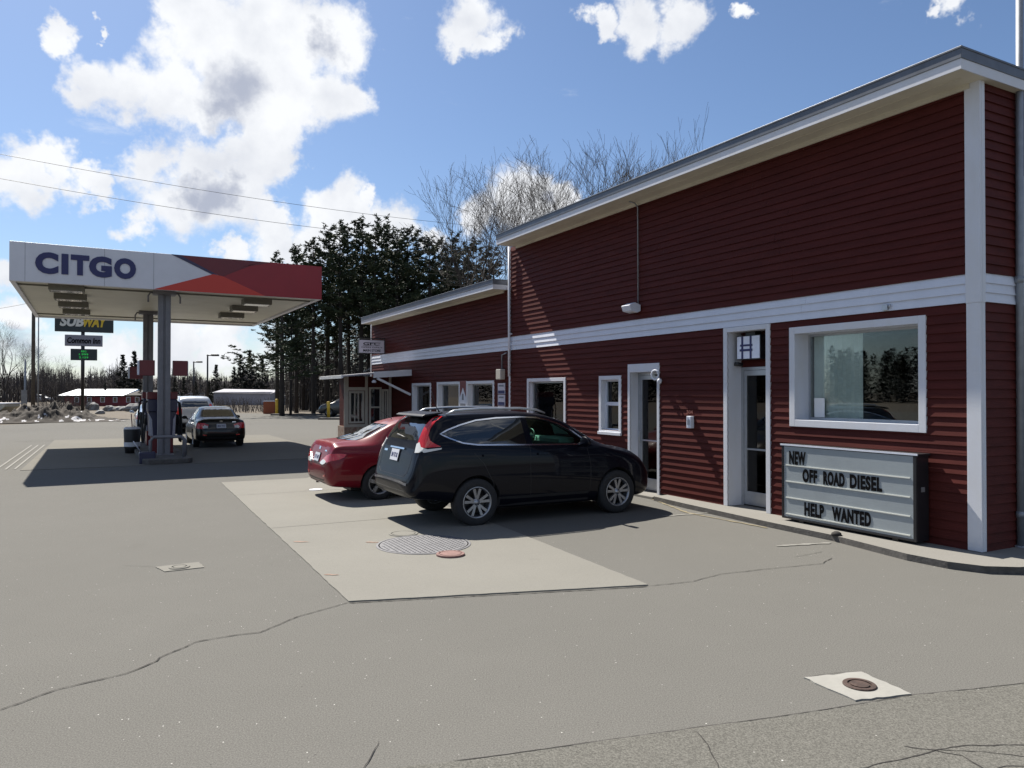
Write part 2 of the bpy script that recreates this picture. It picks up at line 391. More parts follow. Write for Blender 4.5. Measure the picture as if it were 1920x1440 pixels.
M_['sign_dark'] = mat('dark green sign panel', (0.012, 0.022, 0.026), 0.5)
M_['sign_grey'] = mat('grey sign panel', (0.2, 0.2, 0.24), 0.5, var=0.1, vscale=4)
M_['yellow_ink'] = mat('yellow lettering', (0.62, 0.42, 0.02), 0.5)
M_['cream_ink'] = mat('white lettering', (0.6, 0.6, 0.55), 0.5)
M_['led'] = emit('green led', (0.03, 0.8, 0.12), 0.3)
M_['brick'] = mat('brick base', (0.2, 0.08, 0.05), 0.9, var=0.5, vscale=9, col2=(0.34, 0.3, 0.25))
M_['cream'] = mat('cream vestibule panel', (0.45, 0.42, 0.37), 0.7, var=0.1, vscale=4)
M_['bark'] = mat('bark', (0.038, 0.032, 0.029), 0.95, var=0.35, vscale=4)
M_['bark_pine'] = mat('pine bark', (0.032, 0.027, 0.024), 0.95, var=0.3, vscale=3)
M_['twig'] = mat('far bare twigs', (0.05, 0.043, 0.042), 0.95, var=0.3, vscale=0.15)
M_['iron'] = mat('cast iron cover', (0.13, 0.13, 0.14), 0.65, metal=0.15, var=0.2, vscale=12)
M_['rust'] = mat('rusty cover', (0.045, 0.026, 0.02), 0.8, var=0.5, vscale=14, bump=0.5)
M_['pink_cover'] = mat('faded red cover', (0.17, 0.09, 0.08), 0.8, var=0.25, vscale=14, bump=0.3)
M_['tin_roof'] = mat('bright metal roof', (0.75, 0.77, 0.8), 0.3, metal=0.8)
M_['barn_red'] = mat('far red wall', (0.16, 0.03, 0.035), 0.8, var=0.2, vscale=0.5)
M_['far_white'] = mat('far pale wall', (0.30, 0.30, 0.34), 0.8, var=0.2, vscale=0.4)
M_['stone'] = mat('grey stones', (0.2, 0.2, 0.2), 0.9, var=0.3, vscale=2)
M_['orange_board'] = mat('rust orange panel', (0.25, 0.07, 0.03), 0.8)
def leaf_mat(name, c1, c2):
    m = bpy.data.materials.new(name); m.use_nodes = True
    n = m.node_tree.nodes; l = m.node_tree.links; b = n['Principled BSDF']
    tc = n.new('ShaderNodeTexCoord'); nz = n.new('ShaderNodeTexNoise'); nz.inputs['Scale'].default_value = 0.9; nz.inputs['Detail'].default_value = 4
    l.new(tc.outputs['Object'], nz.inputs['Vector']); mr = n.new('ShaderNodeMapRange'); mr.inputs[1].default_value = .35; mr.inputs[2].default_value = .65
    l.new(nz.outputs['Fac'], mr.inputs[0]); mx = n.new('ShaderNodeMix'); mx.data_type = 'RGBA'; l.new(mr.outputs[0], mx.inputs[0])
    mx.inputs[6].default_value = (*c1, 1); mx.inputs[7].default_value = (*c2, 1); l.new(mx.outputs[2], b.inputs['Base Color'])
    b.inputs['Roughness'].default_value = 0.7; b.inputs['Specular IOR Level'].default_value = 0.3
    return m
M_['needles'] = leaf_mat('pine needles', (0.020, 0.031, 0.015), (0.052, 0.070, 0.034))
M_['needles_far'] = leaf_mat('far conifer needles', (0.009, 0.012, 0.010), (0.017, 0.021, 0.015))
# ------------------------------------------------------------ ground
def sheet(name, pts, z, m, kind='structure', parent=None, thick=None):
    mb = MB(); n = len(pts)
    mb.add([(p[0], p[1], z) for p in pts], [tuple(range(n))])
    o = mb.build(name, m, parent, fix=False)
    bm = bmesh.new(); bm.from_mesh(o.data)
    for f in bm.faces:
        if f.normal.z < 0: f.normal_flip()
    bm.to_mesh(o.data); bm.free()
    if parent is None: tag(o, kind=kind)
    return o
def rough_edge(poly, step=0.12, amp=0.006, seed=1):
    rnd = random.Random(seed); out = []
    for a, b in zip(poly, poly[1:] + poly[:1]):
        a = Vector(a); b = Vector(b); k = max(1, int((b-a).length/step))
        for i in range(k):
            p = a + (b-a)*i/k; out.append((p.x + (rnd.uniform(-amp, amp) if i else 0), p.y + (rnd.uniform(-amp, amp) if i else 0)))
    return out
def ribbon(mb, pts, w, z, jag=0.0, seed=1, seg=0.06, mi=0):
    rnd = random.Random(seed); P = []
    for a, b in zip(pts[:-1], pts[1:]):
        a = Vector(a[:2]); b = Vector(b[:2]); k = max(1, int((b-a).length/seg))
        for i in range(k): P.append(a + (b-a)*i/k)
    P.append(Vector(pts[-1][:2])); j = 0.0; v = []
    for i, p in enumerate(P):
        d = (P[min(i+1, len(P)-1)] - P[max(i-1, 0)]).normalized(); nn = Vector((-d.y, d.x))
        j = j*0.8 + rnd.uniform(-jag, jag)
        ww = w*rnd.uniform(0.45, 1.4)/2 if jag else w/2
        if jag and i in (0, len(P)-1): ww *= 0.3
        v += [(*(p + nn*(j+ww)), z), (*(p + nn*(j-ww)), z)]
    mb.add(v, [(2*i, 2*i+1, 2*i+3, 2*i+2) for i in range(len(P)-1)], mi)
sheet('ground', [(-1500,-600),(1500,-600),(1500,2200),(-1500,2200)], -0.03, M_['dry_grass'])
lot = [B(-60,-14), B(-60,60), B(45,60), G(-260,797), G(0,797), G(180,789), G(262,786), G(300,778), G(440,775), G(655,776), B(62,-14)]
# the lot's near part is one sheet with a soft edge far away
ld = sheet('parking_lot', [(p.x, p.y) for p in lot], 0.0, M_['asphalt'])
old = sheet('old_asphalt', [tuple(G(*p)[:2]) for p in [(1180,1381),(1500,1336),(1706,1303),(1925,1278)]] + [(9,3.4),(9,-9),(-14,-9),(-14,1.2)] + [tuple(G(*p)[:2]) for p in [(600,1452),(850,1425),(960,1410)]], 0.004, M_['asphalt_old'])
mb = MB()
cracks = [([(0,1330),(110,1292),(240,1262),(300,1238),(305,1232),(370,1203),(440,1190),(490,1185),(560,1155),(655,1129)], 0.014, 0.006),
 ([(1215,1098),(1300,1090),(1350,1076),(1440,1066),(1540,1056),(1560,1046)], 0.012, 0.006),
 ([(1540,1034),(1510,1040),(1490,1044)], 0.008, 0.004),
 ([(850,1425),(960,1411),(1200,1377),(1500,1336),(1706,1302),(1830,1290),(1925,1278)], 0.010, 0.002),
 ([(1300,1367),(1330,1395),(1345,1438)], 0.010, 0.006),
 ([(1600,1440),(1700,1416),(1745,1404),(1800,1396),(1925,1394)], 0.010, 0.006),
 ([(1690,1397),(1745,1404),(1800,1415),(1850,1445)], 0.012, 0.006), ([(1745,1404),(1830,1408),(1925,1418)], 0.007, 0.006), ([(1850,1445),(1880,1434),(1925,1434)], 0.008, 0.005),
 ([(712,1388),(702,1410),(684,1440)], 0.008, 0.005),
 ([(30,828),(120,826),(150,829)], 0.05, 0.02), ([(655,1130),(860,1119),(1100,1106),(1215,1099)], 0.016, 0.003),
 ([(1505,1270),(1560,1262),(1612,1258)], 0.008, 0.002), ([(230,1060),(292,1062)], 0.006, 0.002)]
for i, (pp, w, j) in enumerate(cracks):
    ribbon(mb, [G(*p) for p in pp], w*(0.75 if w < .013 or i < 3 else 1.0), 0.006, j, i+3, 0.035)
mb.build('crack', M_['crack'], ld, fix=False)
pad_pts = [G(415,905), G(655,1128), G(1215,1097), G(985,1005)]
pl = [L(p) for p in pad_pts]
pad = MB()
far = [B(13.6,4.0), B(12.9,5.5), B(12.01,6.85)]
poly = [(p.x, p.y) for p in [G(655,1128), G(1215,1097), G(985,1005), B(5.9,3.9), B(13.6,3.95), G(575,897), G(415,905)]]
mb = MB(); mb.prism(rough_edge(poly), -0.05, 0.012)
pad = tag(mb.build('parking_pad', M_['concrete'], None, bevel=0.004), kind='structure')
mb = MB()
ribbon(mb, [B(5.9,3.9), B(5.9,6.95)], 0.01, 0.016); ribbon(mb, [B(9.6,3.9), B(9.7,6.9)], 0.01, 0.016)
mb.build('joint', M_['crack'], pad, fix=False)
mb = MB()
for (x, y, w) in ((565,1017,0.05),(700,1018,0.04),(622,1079,0.03)): ribbon(mb, [G(x-14,y), G(x+14,y+1)], w, 0.0165, 0.01, 5, 0.03)
mb.build('paint_mark', M_['orange_paint'], pad, fix=False)
ps = [(p.x, p.y) for p in [B(17.0,10.9), B(17.0,2.6), B(30.2,2.6), B(30.2,10.9)]]
pump_slab = tag(MB().prism(ps, -0.05, 0.010).build('pump_slab', M_['concrete_pump'], None), kind='structure')
mb = MB()
for n_ in (11.05, 11.25, 11.45): ribbon(mb, [B(17.4,n_), B(27.2,n_)], 0.045, 0.012)
mb.build('groove', M_['line'], pump_slab, fix=False)
# painted lines
mb = MB(); ribbon(mb, [G(1455,1024), G(1556,1018)], 0.07, 0.008, 0.004, 2); ribbon(mb, [G(1240,968), G(1330,962)], 0.07, 0.008, 0.004, 3)
mb.build('stall_line', M_['line'], ld, fix=False)
mb = MB(); ribbon(mb, [G(1195,924), G(1232,930), G(1222,936), G(1290,962), G(1440,990)], 0.05, 0.0085, 0.008, 4)
mb.build('yellow_line', M_['yellow_line'], ld, fix=False)
# sidewalk with a kerb, wrapping the near corner
ko = [(5.55,0.0),(5.52,0.36),(4.6,0.46),(3.6,0.53),(2.64,0.60),(1.53,0.63),(0.36,0.84),(-0.1,0.82),(-0.42,0.68),(-0.62,0.40),(-0.74,0.0),(-0.95,-0.9),(-1.2,-3),(-1.3,-12),(0.3,-12),(0.3,-0.3),(5.5,-0.3)]
wk = [B(u, n) for u, n in ko]
mb = MB(); n = len(wk)
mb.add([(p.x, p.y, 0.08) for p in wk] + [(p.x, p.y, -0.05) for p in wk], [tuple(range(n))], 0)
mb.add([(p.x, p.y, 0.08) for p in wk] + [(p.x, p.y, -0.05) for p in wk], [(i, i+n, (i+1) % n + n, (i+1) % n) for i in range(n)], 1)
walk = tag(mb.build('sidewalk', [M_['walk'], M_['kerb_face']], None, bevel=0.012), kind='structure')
walk2 = tag(MB().prism([tuple(B(u, n)[:2]) for u, n in [(5.62,-0.1),(5.62,0.30),(6.85,0.30),(6.85,-0.1)]], -0.05, 0.05).build('door_step', M_['walk'], None, bevel=0.01), kind='structure')

# covers and small pads in the paving
def cover(name, c, r, z, m, lab, cat='manhole cover', ribs=True, square=None, msq=None, **k):
    t = thing(name, lab, cat, (c.x, c.y, 0), WROT, k.get('group'))
    mb = MB(); h = z + 0.006
    mb.lathe([(0, z-0.02), (r, z-0.02), (r, h-0.004), (r-0.004, h), (r-0.03, h), (r-0.03, h-0.008), (r-0.045, h-0.008), (r-0.045, h), (0, h)], 40, smooth=False)
    if ribs:
        s = 0.062; k_ = int(2*r/s)
        for i in range(-k_, k_):
            for j in range(-k_, k_):
                x = (i + 0.5*(j % 2))*s; y = j*s*0.9
                if x*x + y*y < (r-0.08)**2: mb.box(x-0.021, x+0.021, y-0.012, y+0.012, h, h+0.005)
    mb.build('cover_plate', m, t)
    if square:
        q = MB(); q.prism(rough_edge([tuple(Matrix.Rotation(-WROT, 2) @ (Vector(p[:2]) - Vector((c.x, c.y)))) for p in square], 0.05, 0.008, 3), 0.0, z-0.004 if z > 0.01 else 0.009)
        q.build('concrete_surround', msq, t)
    return t
cover('manhole_cover', G(795,1022), 0.60, 0.014, M_['iron'], 'large round ribbed steel manhole cover in the concrete parking pad')
c_ = cover('fill_cap', G(845,1042), 0.17, 0.03, M_['pink_cover'], 'small round faded red cap at the rim of the large manhole cover', 'fill cap', False)
cover('port_cover', G(757,1002), 0.20, 0.016, M_['concrete'], 'thin pale round port lid just behind the large manhole cover', 'port cover', False)
cover('drain_cover', G(1609,1285), 0.105, 0.014, M_['rust'], 'rusty round iron cover set in a pale concrete square', 'drain cover', False,
      [G(1505,1270), G(1612,1259.5), G(1706,1301), G(1601,1313)], mat('pale new concrete', (0.25, 0.245, 0.225), 0.85, var=0.08, vscale=8, bump=0.2))
cover('valve_cover', G(338,1064), 0.11, 0.012, M_['concrete'], 'small pale rectangular pad with a round lid in the asphalt on the left', 'valve cover', False,
      [G(293,1063), G(375,1054), G(384,1064), G(310,1072)], M_['concrete'])
cover('hatch_cover', G(593,919), 0.13, 0.016, M_['white_worn'], 'flat white round lid on the pad behind the red sedan', 'lid', False)

# ------------------------------------------------------------ the red store building
bld = wall_thing('store_building', 'long dark red clapboard store with white band, flat roof and white framed windows', 'building')
PITCH = 0.1135; ZS = 0.059
def siding(mb, s0, s1, z0, z1, openings, M, band=(3.008, 3.352), pick=None):
    k = 0
    while True:
        a = ZS + k*PITCH; b = a + PITCH; k += 1
        if a >= z1: break
        if b <= z0: continue
        isband = band[0] <= (a+b)/2 <= band[1]
        if pick is not None and isband != pick: continue
        za, zb_ = max(a, z0), min(b, z1)
        cuts = sorted(set([za, zb_] + [o[2] for o in openings if za < o[2] < zb_] + [o[3] for o in openings if za < o[3] < zb_]))
        rj = random.Random(k*7+int(s0*10)); wob = rj.uniform(-0.0015, 0.0015)
        for c0, c1 in zip(cuts[:-1], cuts[1:]):
            zm = (c0+c1)/2; iv = [(s0, s1)]
            for o in openings:
                if o[2] < zm < o[3]:
                    nv = []
                    for x0, x1 in iv:
                        if o[1] <= x0 or o[0] >= x1: nv.append((x0, x1)); continue
                        if x0 < o[0]: nv.append((x0, o[0]))
                        if o[1] < x1: nv.append((o[1], x1))
                    iv = nv
            yo = lambda z: 0.004 + 0.0215*(b - z)/PITCH + wob
            for x0, x1 in iv:
                # split in boards so that the butts are not one endless ruler line
                xs = [x0]; 
                while x1 - xs[-1] > 4.2: xs.append(xs[-1] + rj.uniform(2.2, 3.8))
                xs.append(x1)
                for xa, xb in zip(xs[:-1], xs[1:]):
                    da = rj.uniform(-0.0012, 0.0012); db = rj.uniform(-0.0012, 0.0012)
                    mb.add([(xa, yo(c0)+da, c0), (xb-0.0015, yo(c0)+db, c0), (xb-0.0015, yo(c1)+db, c1), (xa, yo(c1)+da, c1), (xa, -0.002, c0), (xb-0.0015, -0.002, c0)],
                           [(0, 1, 2, 3), (4, 5, 1, 0)], 0, False, M)
I4 = Matrix.Identity(4)
Mside = Matrix(((0, 1, 0, 0), (1, 0, 0, 0), (0, 0, 1, 0), (0, 0, 0, 1)))
Mside = Matrix(((0, -1, 0, 0), (-1, 0, 0, 0), (0, 0, 1, 0), (0, 0, 0, 1)))      # s -> -y, out -> -x
openU = [(0.74, 2.66, 1.54, 2.81), (3.22, 4.03, 0.0, 2.94), (5.82, 6.64, 0.0, 2.34), (7.01, 7.61, 1.18, 2.20), (9.06, 10.63, 1.22, 2.19)]
openL = [(12.57, 14.14, 0.95, 2.17), (14.75, 16.32, 0.95, 2.17), (16.97, 18.48, 0.95, 2.16)]
mb = MB(); siding(mb, 0.13, 11.62, 0.08, 5.62, openU, I4, pick=False)
mb.build('wall', M_['siding'], bld, fix=False)
mb = MB(); siding(mb, 11.62, 23.05, 0.0, 4.58, openL, I4, pick=False)
mb.build('wall', M_['siding'], bld, fix=False)
mb = MB(); siding(mb, 0.055, 12.0, 0.08, 5.66, [(0.80, 1.9, 3.352, 4.55)], Mside, pick=False)
mb.build('wall', M_['siding'], bld, fix=False)
Mb = Matrix.Translation((0, 0.004, 0)); Msb = Mside @ Mb
mb = MB(); siding(mb, 0.13, 23.05, 0.08, 5.6, openU, Mb, pick=True); siding(mb, 0.055, 12.0, 0.08, 5.6, [], Msb, pick=True)
mb.box(0.0, 23.05, 0.0, 0.006, 3.345, 3.352)
mb.build('band', M_['white'], bld, fix=False)
# shell behind the siding
mb = MB()
mb.box(11.60, 11.72, -12, -0.004, 0, 5.6); mb.box(0.004, 23.0, -12.0, -11.85, 0, 4.6); mb.box(0.004, 11.6, -12.02, -11.85, 4.5, 5.62)
mb.box(22.9, 23.04, -11.9, 0.0, 0, 4.6)
mb.build('wall', M_['siding'], bld)
mb = MB(); mb.box(0.2, 22.8, -3.7, -3.6, 0.0, 3.2); mb.box(0.2, 22.8, -3.65, -0.3, 3.0, 3.04)
mb.box(0.2, 22.8, -3.6, -0.12, 0.0, 0.06); mb.box(4.55, 4.65, -3.6, -0.12, 0.06, 3.0); mb.box(8.2, 8.3, -3.6, -0.12, 0.06, 3.0)
for x in (13.2, 15.6, 17.9): mb.box(x-0.5, x+0.5, -2.2, -1.7, 0.06, 1.5)
mb.build('inner_wall', M_['room'], bld)
# corner boards
mb = MB()
mb.box(-0.028, 0.14, 0.0, 0.030, 0.085, 3.0); mb.box(-0.030, -0.0, -0.06, -0.001, 0.085, 3.0)
mb.box(-0.034, 0.145, 0.0, 0.036, 3.0, 5.615); mb.box(-0.036, -0.0, -0.064, -0.001, 3.0, 5.66)
mb.build('corner_board', M_['white_worn'], bld, bevel=0.003)
mb = MB(); mb.box(11.585, 11.655, 0.0, 0.035, 0.0, 5.6); mb.build('corner_board', M_['white_worn'], bld, bevel=0.003)
mb = MB(); mb.box(22.98, 23.07, 0.0, 0.033, 0, 4.58); mb.build('corner_board', M_['white_worn'], bld, bevel=0.003)
mb = MB(); mb.tube([(11.53, 0.09, 5.62), (11.53, 0.09, 2.35)], 0.03, 10); mb.box(11.49, 11.57, 0.02, 0.09, 3.4, 3.44)
mb.build('downspout', M_['white'], bld)
# roofs
def roof(x0, x1, y0, y1, zs, name='roof'):
    s = MB(); s.box(x0+0.02, x1-0.02, y0+0.02, y1-0.015, zs, zs+0.02)
    r = MB(); r.box(x0-0.01, x1+0.01, y0-0.01, y1+0.012, zs+0.115, zs+0.245); r.box(x0-0.018, x1+0.018, y0-0.018, y1+0.022, zs+0.225, zs+0.250)
    ro = r.build(name, M_['roof_metal'], bld, bevel=0.004)
    so = s.build('soffit', M_['soffit'], ro)
    f = MB(); f.box(x0, x1, y1-0.014, y1, zs-0.005, zs+0.125); f.box(x0, x0+0.014, y0, y1-0.0145, zs-0.005, zs+0.125); f.box(x1-0.014, x1, y0, y1-0.0145, zs-0.005, zs+0.125)
    f.build('fascia', M_['white_worn'], ro)
    c = MB(); c.box(x0+0.2, x1-0.1, 0.0, 0.05, zs-0.06, zs); c.box(x0+0.16, x1-0.1, y1*0.52, y1*0.52+0.012, zs-0.006, zs)
    c.build('bed_mould', M_['soffit'], ro)
    return ro
roof(-0.12, 11.36, -12.2, 0.54, 5.60)
roof(11.74, 22.95, -12.2, 0.44, 4.565)
mb = MB(); mb.box(11.36, 11.75, -12, 0.0, 5.5, 5.72); mb.build('roof', M_['roof_metal'], bld)

def window(x0, x1, z0, z1, t, r, sill=False, mull=(), sash=None, tl=None, extra=0.0, glassm='pane'):
    """x0..x1,z0..z1 outer edge of the trim, t its width, r the depth of the reveal"""
    p = 0.034; a, b, c, d = x0+t, x1-t, z0+t, z1-(tl or t)
    m = MB()
    m.box(x0, a, 0, p, z0, z1); m.box(b, x1, 0, p, z0, z1); m.box(a, b, 0, p, d, z1); m.box(a, b, 0, p, z0, c)
    if sill: m.box(x0-0.01, x1+0.01, 0.002, p+0.03, z0-0.01, z0+0.05)
    m.box(a-0.015, a, -r-0.05, 0.0, c, d); m.box(b, b+0.015, -r-0.05, 0.0, c, d); m.box(a-0.015, b+0.015, -r-0.05, 0.0, d, d+0.015); m.box(a-0.015, b+0.015, -r-0.05, 0.0, c-0.015, c)
    o = m.build('window', M_['white_worn'], bld, bevel=0.004)
    s = MB(); w = 0.035
    s.box(a, a+w, -r-0.03, -r+0.015, c, d); s.box(b-w, b, -r-0.03, -r+0.015, c, d); s.box(a+w, b-w, -r-0.03, -r+0.015, c, c+w); s.box(a+w, b-w, -r-0.03, -r+0.015, d-w, d)
    for q in mull: s.box(q-0.02, q+0.02, -r-0.028, -r+0.013, c+w, d-w)
    if sash: s.box(a+w, b-w, -r-0.026, -r+0.02, sash-0.035, sash+0.035)
    s.build('window_frame', M_['alu'] if not sash else M_['white'], o)
    g = MB(); g.box(a+w*0.5, b-w*0.5, -r-0.012, -r-0.006, c+w*0.5, d-w*0.5); g.build('pane', M_[glassm], o)
    return o
w1 = window(0.64, 2.76, 1.44, 2.91, 0.10, 0.28, sill=False)
mb = MB(); mb.add([(2.58,-0.40,1.50),(1.60,-0.40,1.50),(1.60,-0.40,2.84),(2.58,-0.40,2.84)], [(0,1,2,3)])
blind = MB()
k = 12
for i in range(k):
    x = 2.60 - 0.82*i/k; xn = 2.60 - 0.82*(i+1)/k; y = -0.32 - (0.012 if i % 2 else 0); y2 = -0.32 - (0.0 if i % 2 else 0.012)
    blind.add([(x, y, 1.5), (xn, y2, 1.5), (xn, y2, 2.86), (x, y, 2.86)], [(0, 1, 2, 3)])
blind.build('blind', M_['curtain'], w1, fix=False)
nb = MB(); nb.box(2.38, 2.56, -0.272, -0.270, 1.58, 1.86); o = nb.build('notice', M_['paper'], w1)
window(6.93, 7.69, 1.09, 2.28, 0.08, 0.10, sill=True, sash=1.71)
window(8.98, 10.72, 1.14, 2.275, 0.08, 0.10)
window(12.49, 14.22, 0.87, 2.255, 0.08, 0.14)
window(14.67, 16.40, 0.87, 2.255, 0.08, 0.14)
window(16.89, 18.56, 0.87, 2.24, 0.08, 0.14)
# upstairs side window seen as a white strip at the photo's edge
m = MB(); M2 = Mside
m.box(0.78, 0.90, 0, 0.034, 3.37, 4.6, 0, M2); m.box(1.8, 1.92, 0, 0.034, 3.37, 4.6, 0, M2); m.box(0.9, 1.8, 0, 0.034, 4.48, 4.6, 0, M2); m.box(0.9, 1.8, 0, 0.034, 3.37, 3.5, 0, M2)
o = m.build('window', M_['white_worn'], bld); g = MB(); g.box(0.9, 1.8, -0.06, -0.05, 3.5, 4.48, 0, M2); g.build('pane', M_['pane'], o)

def glass_door(x0, x1, z1, t, tt, r, ztop, floor, panel=None):
    p = 0.034; a, b, d = x0+t, x1-t, z1-tt
    m = MB(); m.box(x0, a, 0, p, floor, z1); m.box(b, x1, 0, p, floor, z1); m.box(a, b, 0, p, d, z1)
    m.box(a-0.015, a, -r-0.06, 0, floor, d); m.box(b, b+0.015, -r-0.06, 0, floor, d); m.box(a-0.015, b+0.015, -r-0.06, 0, d, d+0.015)
    o = m.build('door_casing', M_['white_worn'], bld, bevel=0.004)
    f = MB(); w = 0.05; q = 0.065
    f.box(a, a+w, -r-0.05, -r+0.02, floor, ztop); f.box(b-w, b, -r-0.05, -r+0.02, floor, ztop); f.box(a+w, b-w, -r-0.05, -r+0.02, ztop-w, ztop)
    f.box(a+w+0.004, a+w+q, -r-0.03, -r+0.012, floor+0.02, ztop-w-0.004); f.box(b-w-q, b-w-0.004, -r-0.03, -r+0.012, floor+0.02, ztop-w-0.004)
    f.box(a+w+q, b-w-q, -r-0.03, -r+0.012, floor+0.02, floor+0.24); f.box(a+w+q, b-w-q, -r-0.03, -r+0.012, ztop-w-0.09, ztop-w-0.004)
    f.box(a+w+q, b-w-q, -r+0.012, -r+0.03, 1.0, 1.03)
    do = f.build('door', M_['alu'], o, bevel=0.003)
    g = MB(); g.box(a+w+q, b-w-q, -r-0.012, -r-0.006, floor+0.24, ztop-w-0.09); g.build('door_glass', M_['pane_dark'], o)
    h = MB(); h.tube([(b-w-q/2-0.0, -r+0.012, 0.95), (b-w-q/2, -r+0.06, 0.97), (b-w-q/2, -r+0.06, 1.18), (b-w-q/2, -r+0.012, 1.2)] if x0 > 5 else
                     [(a+w+q/2, -r+0.012, 0.95), (a+w+q/2, -r+0.06, 0.97), (a+w+q/2, -r+0.06, 1.18), (a+w+q/2, -r+0.012, 1.2)], 0.011, 8)
    h.build('handle', M_['alu'], o)
    return o
d2 = glass_door(3.13, 4.12, 3.005, 0.085, 0.075, 0.30, 2.36, 0.08)
mb = MB(); siding(mb, 3.21, 4.04, 2.36, 2.94, [], Matrix.Translation((0, -0.31, 0)), pick=False); mb.box(3.21, 4.04, -0.36, -0.29, 2.33, 2.37)
mb.build('transom_panel', M_['siding'], d2, fix=False)
d1 = glass_door(5.76, 6.71, 2.49, 0.065, 0.16, 0.19, 2.33, 0.05)

# ---- entrance canopy and vestibule at the far end
ves = MB()
x0, x1, y1 = 20.6, 21.35, 1.72
ves.box(x0, x0+0.12, 0.02, y1, 0, 2.5); ves.box(x1-0.12, x1, 0.02, y1, 0, 2.5); ves.box(x0+0.12, x1-0.12, y1-0.12, y1, 0, 2.5)
vo_ = ves.build('vestibule', M_['siding'], bld)
v = MB(); v.box(x0-0.03, x1+0.03, y1, y1+0.05, 0.0, 0.75); v.box(x0-0.05, x0, y1-0.75, y1+0.05, 0, 0.72); v.build('brick_base', M_['brick'], vo_)
v = MB()
v.box(x0-0.04, x0-0.001, y1-0.10, y1+0.05, 0, 2.5); v.box(x0-0.035, x0-0.001, y1-0.80, y1-0.70, 0, 2.5); v.box(x0-0.034, x0-0.001, 0.05, 0.14, 0, 2.5)
v.box(x0-0.036, x0-0.001, y1-0.70, y1-0.10, 0.72, 0.82); v.box(x0-0.036, x0-0.001, y1-0.70, y1-0.10, 2.0, 2.12)
v.build('post', M_['cream'], vo_, bevel=0.004)
def swin(y0, y1_, z0, z1, mull=0, sash=False, panelm='cream', nm='window'):
    t = 0.07; m = MB(); X = x0-0.045
    m.box(X, x0-0.002, y0, y0+t, z0, z1); m.box(X, x0-0.002, y1_-t, y1_, z0, z1); m.box(X, x0-0.002, y0+t, y1_-t, z0, z0+t); m.box(X, x0-0.002, y0+t, y1_-t, z1-t, z1)
    for i in range(mull):
        q = y0+t+(y1_-y0-2*t)*(i+1)/(mull+1); m.box(X+0.005, x0-0.002, q-0.02, q+0.02, z0+t, z1-t)
    if sash: m.box(X+0.006, x0-0.002, y0+t, y1_-t, (z0+z1)/2-0.03, (z0+z1)/2+0.03)
    o = m.build(nm, M_[panelm], vo_, bevel=0.003)
    g = MB(); g.box(X+0.02, X+0.03, y0+t, y1_-t, z0+t, z1-t); g.build('pane', M_['car_glass'], o)
swin(1.05, 1.60, 0.85, 1.98, mull=2); swin(0.42, 0.88, 0.7, 2.12, sash=True)
swin(-0.0+0.16, 0.40, 0.1, 2.05, mull=1, nm='door')
po = MB()
# sloping canopy roof reaching towards the camera
zin, zout = 2.60, 2.44
def slab(mb, x0, x1, y0, y1, za, zb_, th, mi=0):
    mb.add([(x0,y0,za),(x1,y0,za),(x1,y1,zb_),(x0,y1,zb_),(x0,y0,za+th),(x1,y0,za+th),(x1,y1,zb_+th),(x0,y1,zb_+th)], [(0,3,2,1),(4,5,6,7),(0,1,5,4),(1,2,6,5),(2,3,7,6),(3,0,4,7)], mi)
slab(po, 18.6, 21.5, 0.03, 2.35, zin+0.06, zout+0.0, 0.05)
pr = po.build('porch_roof', M_['far_white'], bld)
p2 = MB(); slab(p2, 18.58, 18.64, 0.03, 1.35, zin-0.10, zin-0.19, 0.20); slab(p2, 18.66, 21.5, 2.33, 2.40, zout-0.04, zout-0.05, 0.10)
p2.bar((18.62, 1.22, 2.40), (18.62, 0.06, 1.86), 0.07); p2.build('beam', M_['white_worn'], pr)
p3 = MB(); p3.lathe([(0, 0), (0.07, 0), (0.08, 0.05), (0.03, 0.1)], 12, Matrix.Translation((18.7, 1.3, 2.25))); p3.build('lamp', M_['white'], pr)

# ------------------------------------------------------------ things on and by the front wall
# marquee
mq = wall_thing('marquee_sign', 'low letter board sign reading NEW OFF ROAD DIESEL HELP WANTED under the big window', 'sign', 0, 0, 0)
def qz(u): return 0.0
b_ = MB(); b_.box(0.60, 2.67, 0.05, 0.285, 0.115, 1.165); b_.box(0.58, 2.69, 0.04, 0.30, 1.165, 1.19)
for x in (0.9, 2.35): b_.box(x-0.04, x+0.04, 0.07, 0.27, 0.08, 0.115)
b_.box(0.60, 0.64, 0.286, 0.30, 0.115, 1.165); b_.box(2.63, 2.67, 0.286, 0.30, 0.115, 1.165); b_.box(0.64, 2.63, 0.286, 0.30, 0.115, 0.14); 
b_.build('cabinet', M_['black_metal'], mq, bevel=0.004)
b_ = MB(); b_.box(0.64, 2.63, 0.286, 0.292, 0.145, 1.16); b_.build('face_panel', M_['marquee_face'], mq)
b_ = MB(); b_.box(0.58, 2.69, 0.295, 0.305, 1.172, 1.196); b_.build('top_trim', M_['white'], mq)
tr = MB()
for z in (0.89, 0.655, 0.42, 0.185): tr.box(0.68, 2.595, 0.292, 0.303, z-0.007, z+0.007)
tr.build('letter_track', M_['track'], mq)
def row(word, ul, ur, z, h):
    lm = MB(); put_text(lm, word, (ul, 0.294, z), (-1, 0, 0), (0, 0, 1), ul-ur, h, 0.004, 0.05, spacing=1.12); lm.build('letters', M_['ink'], mq, fix=False)
row('NEW', 2.535, 2.245, 0.905, 0.195); row('OFF', 2.30, 2.05, 0.672, 0.188); row('ROAD', 1.95, 1.61, 0.672, 0.188); row('DIESEL', 1.53, 1.06, 0.672, 0.188)
row('HELP', 2.27, 1.94, 0.202, 0.188); row('WANTED', 1.81, 1.22, 0.202, 0.188)
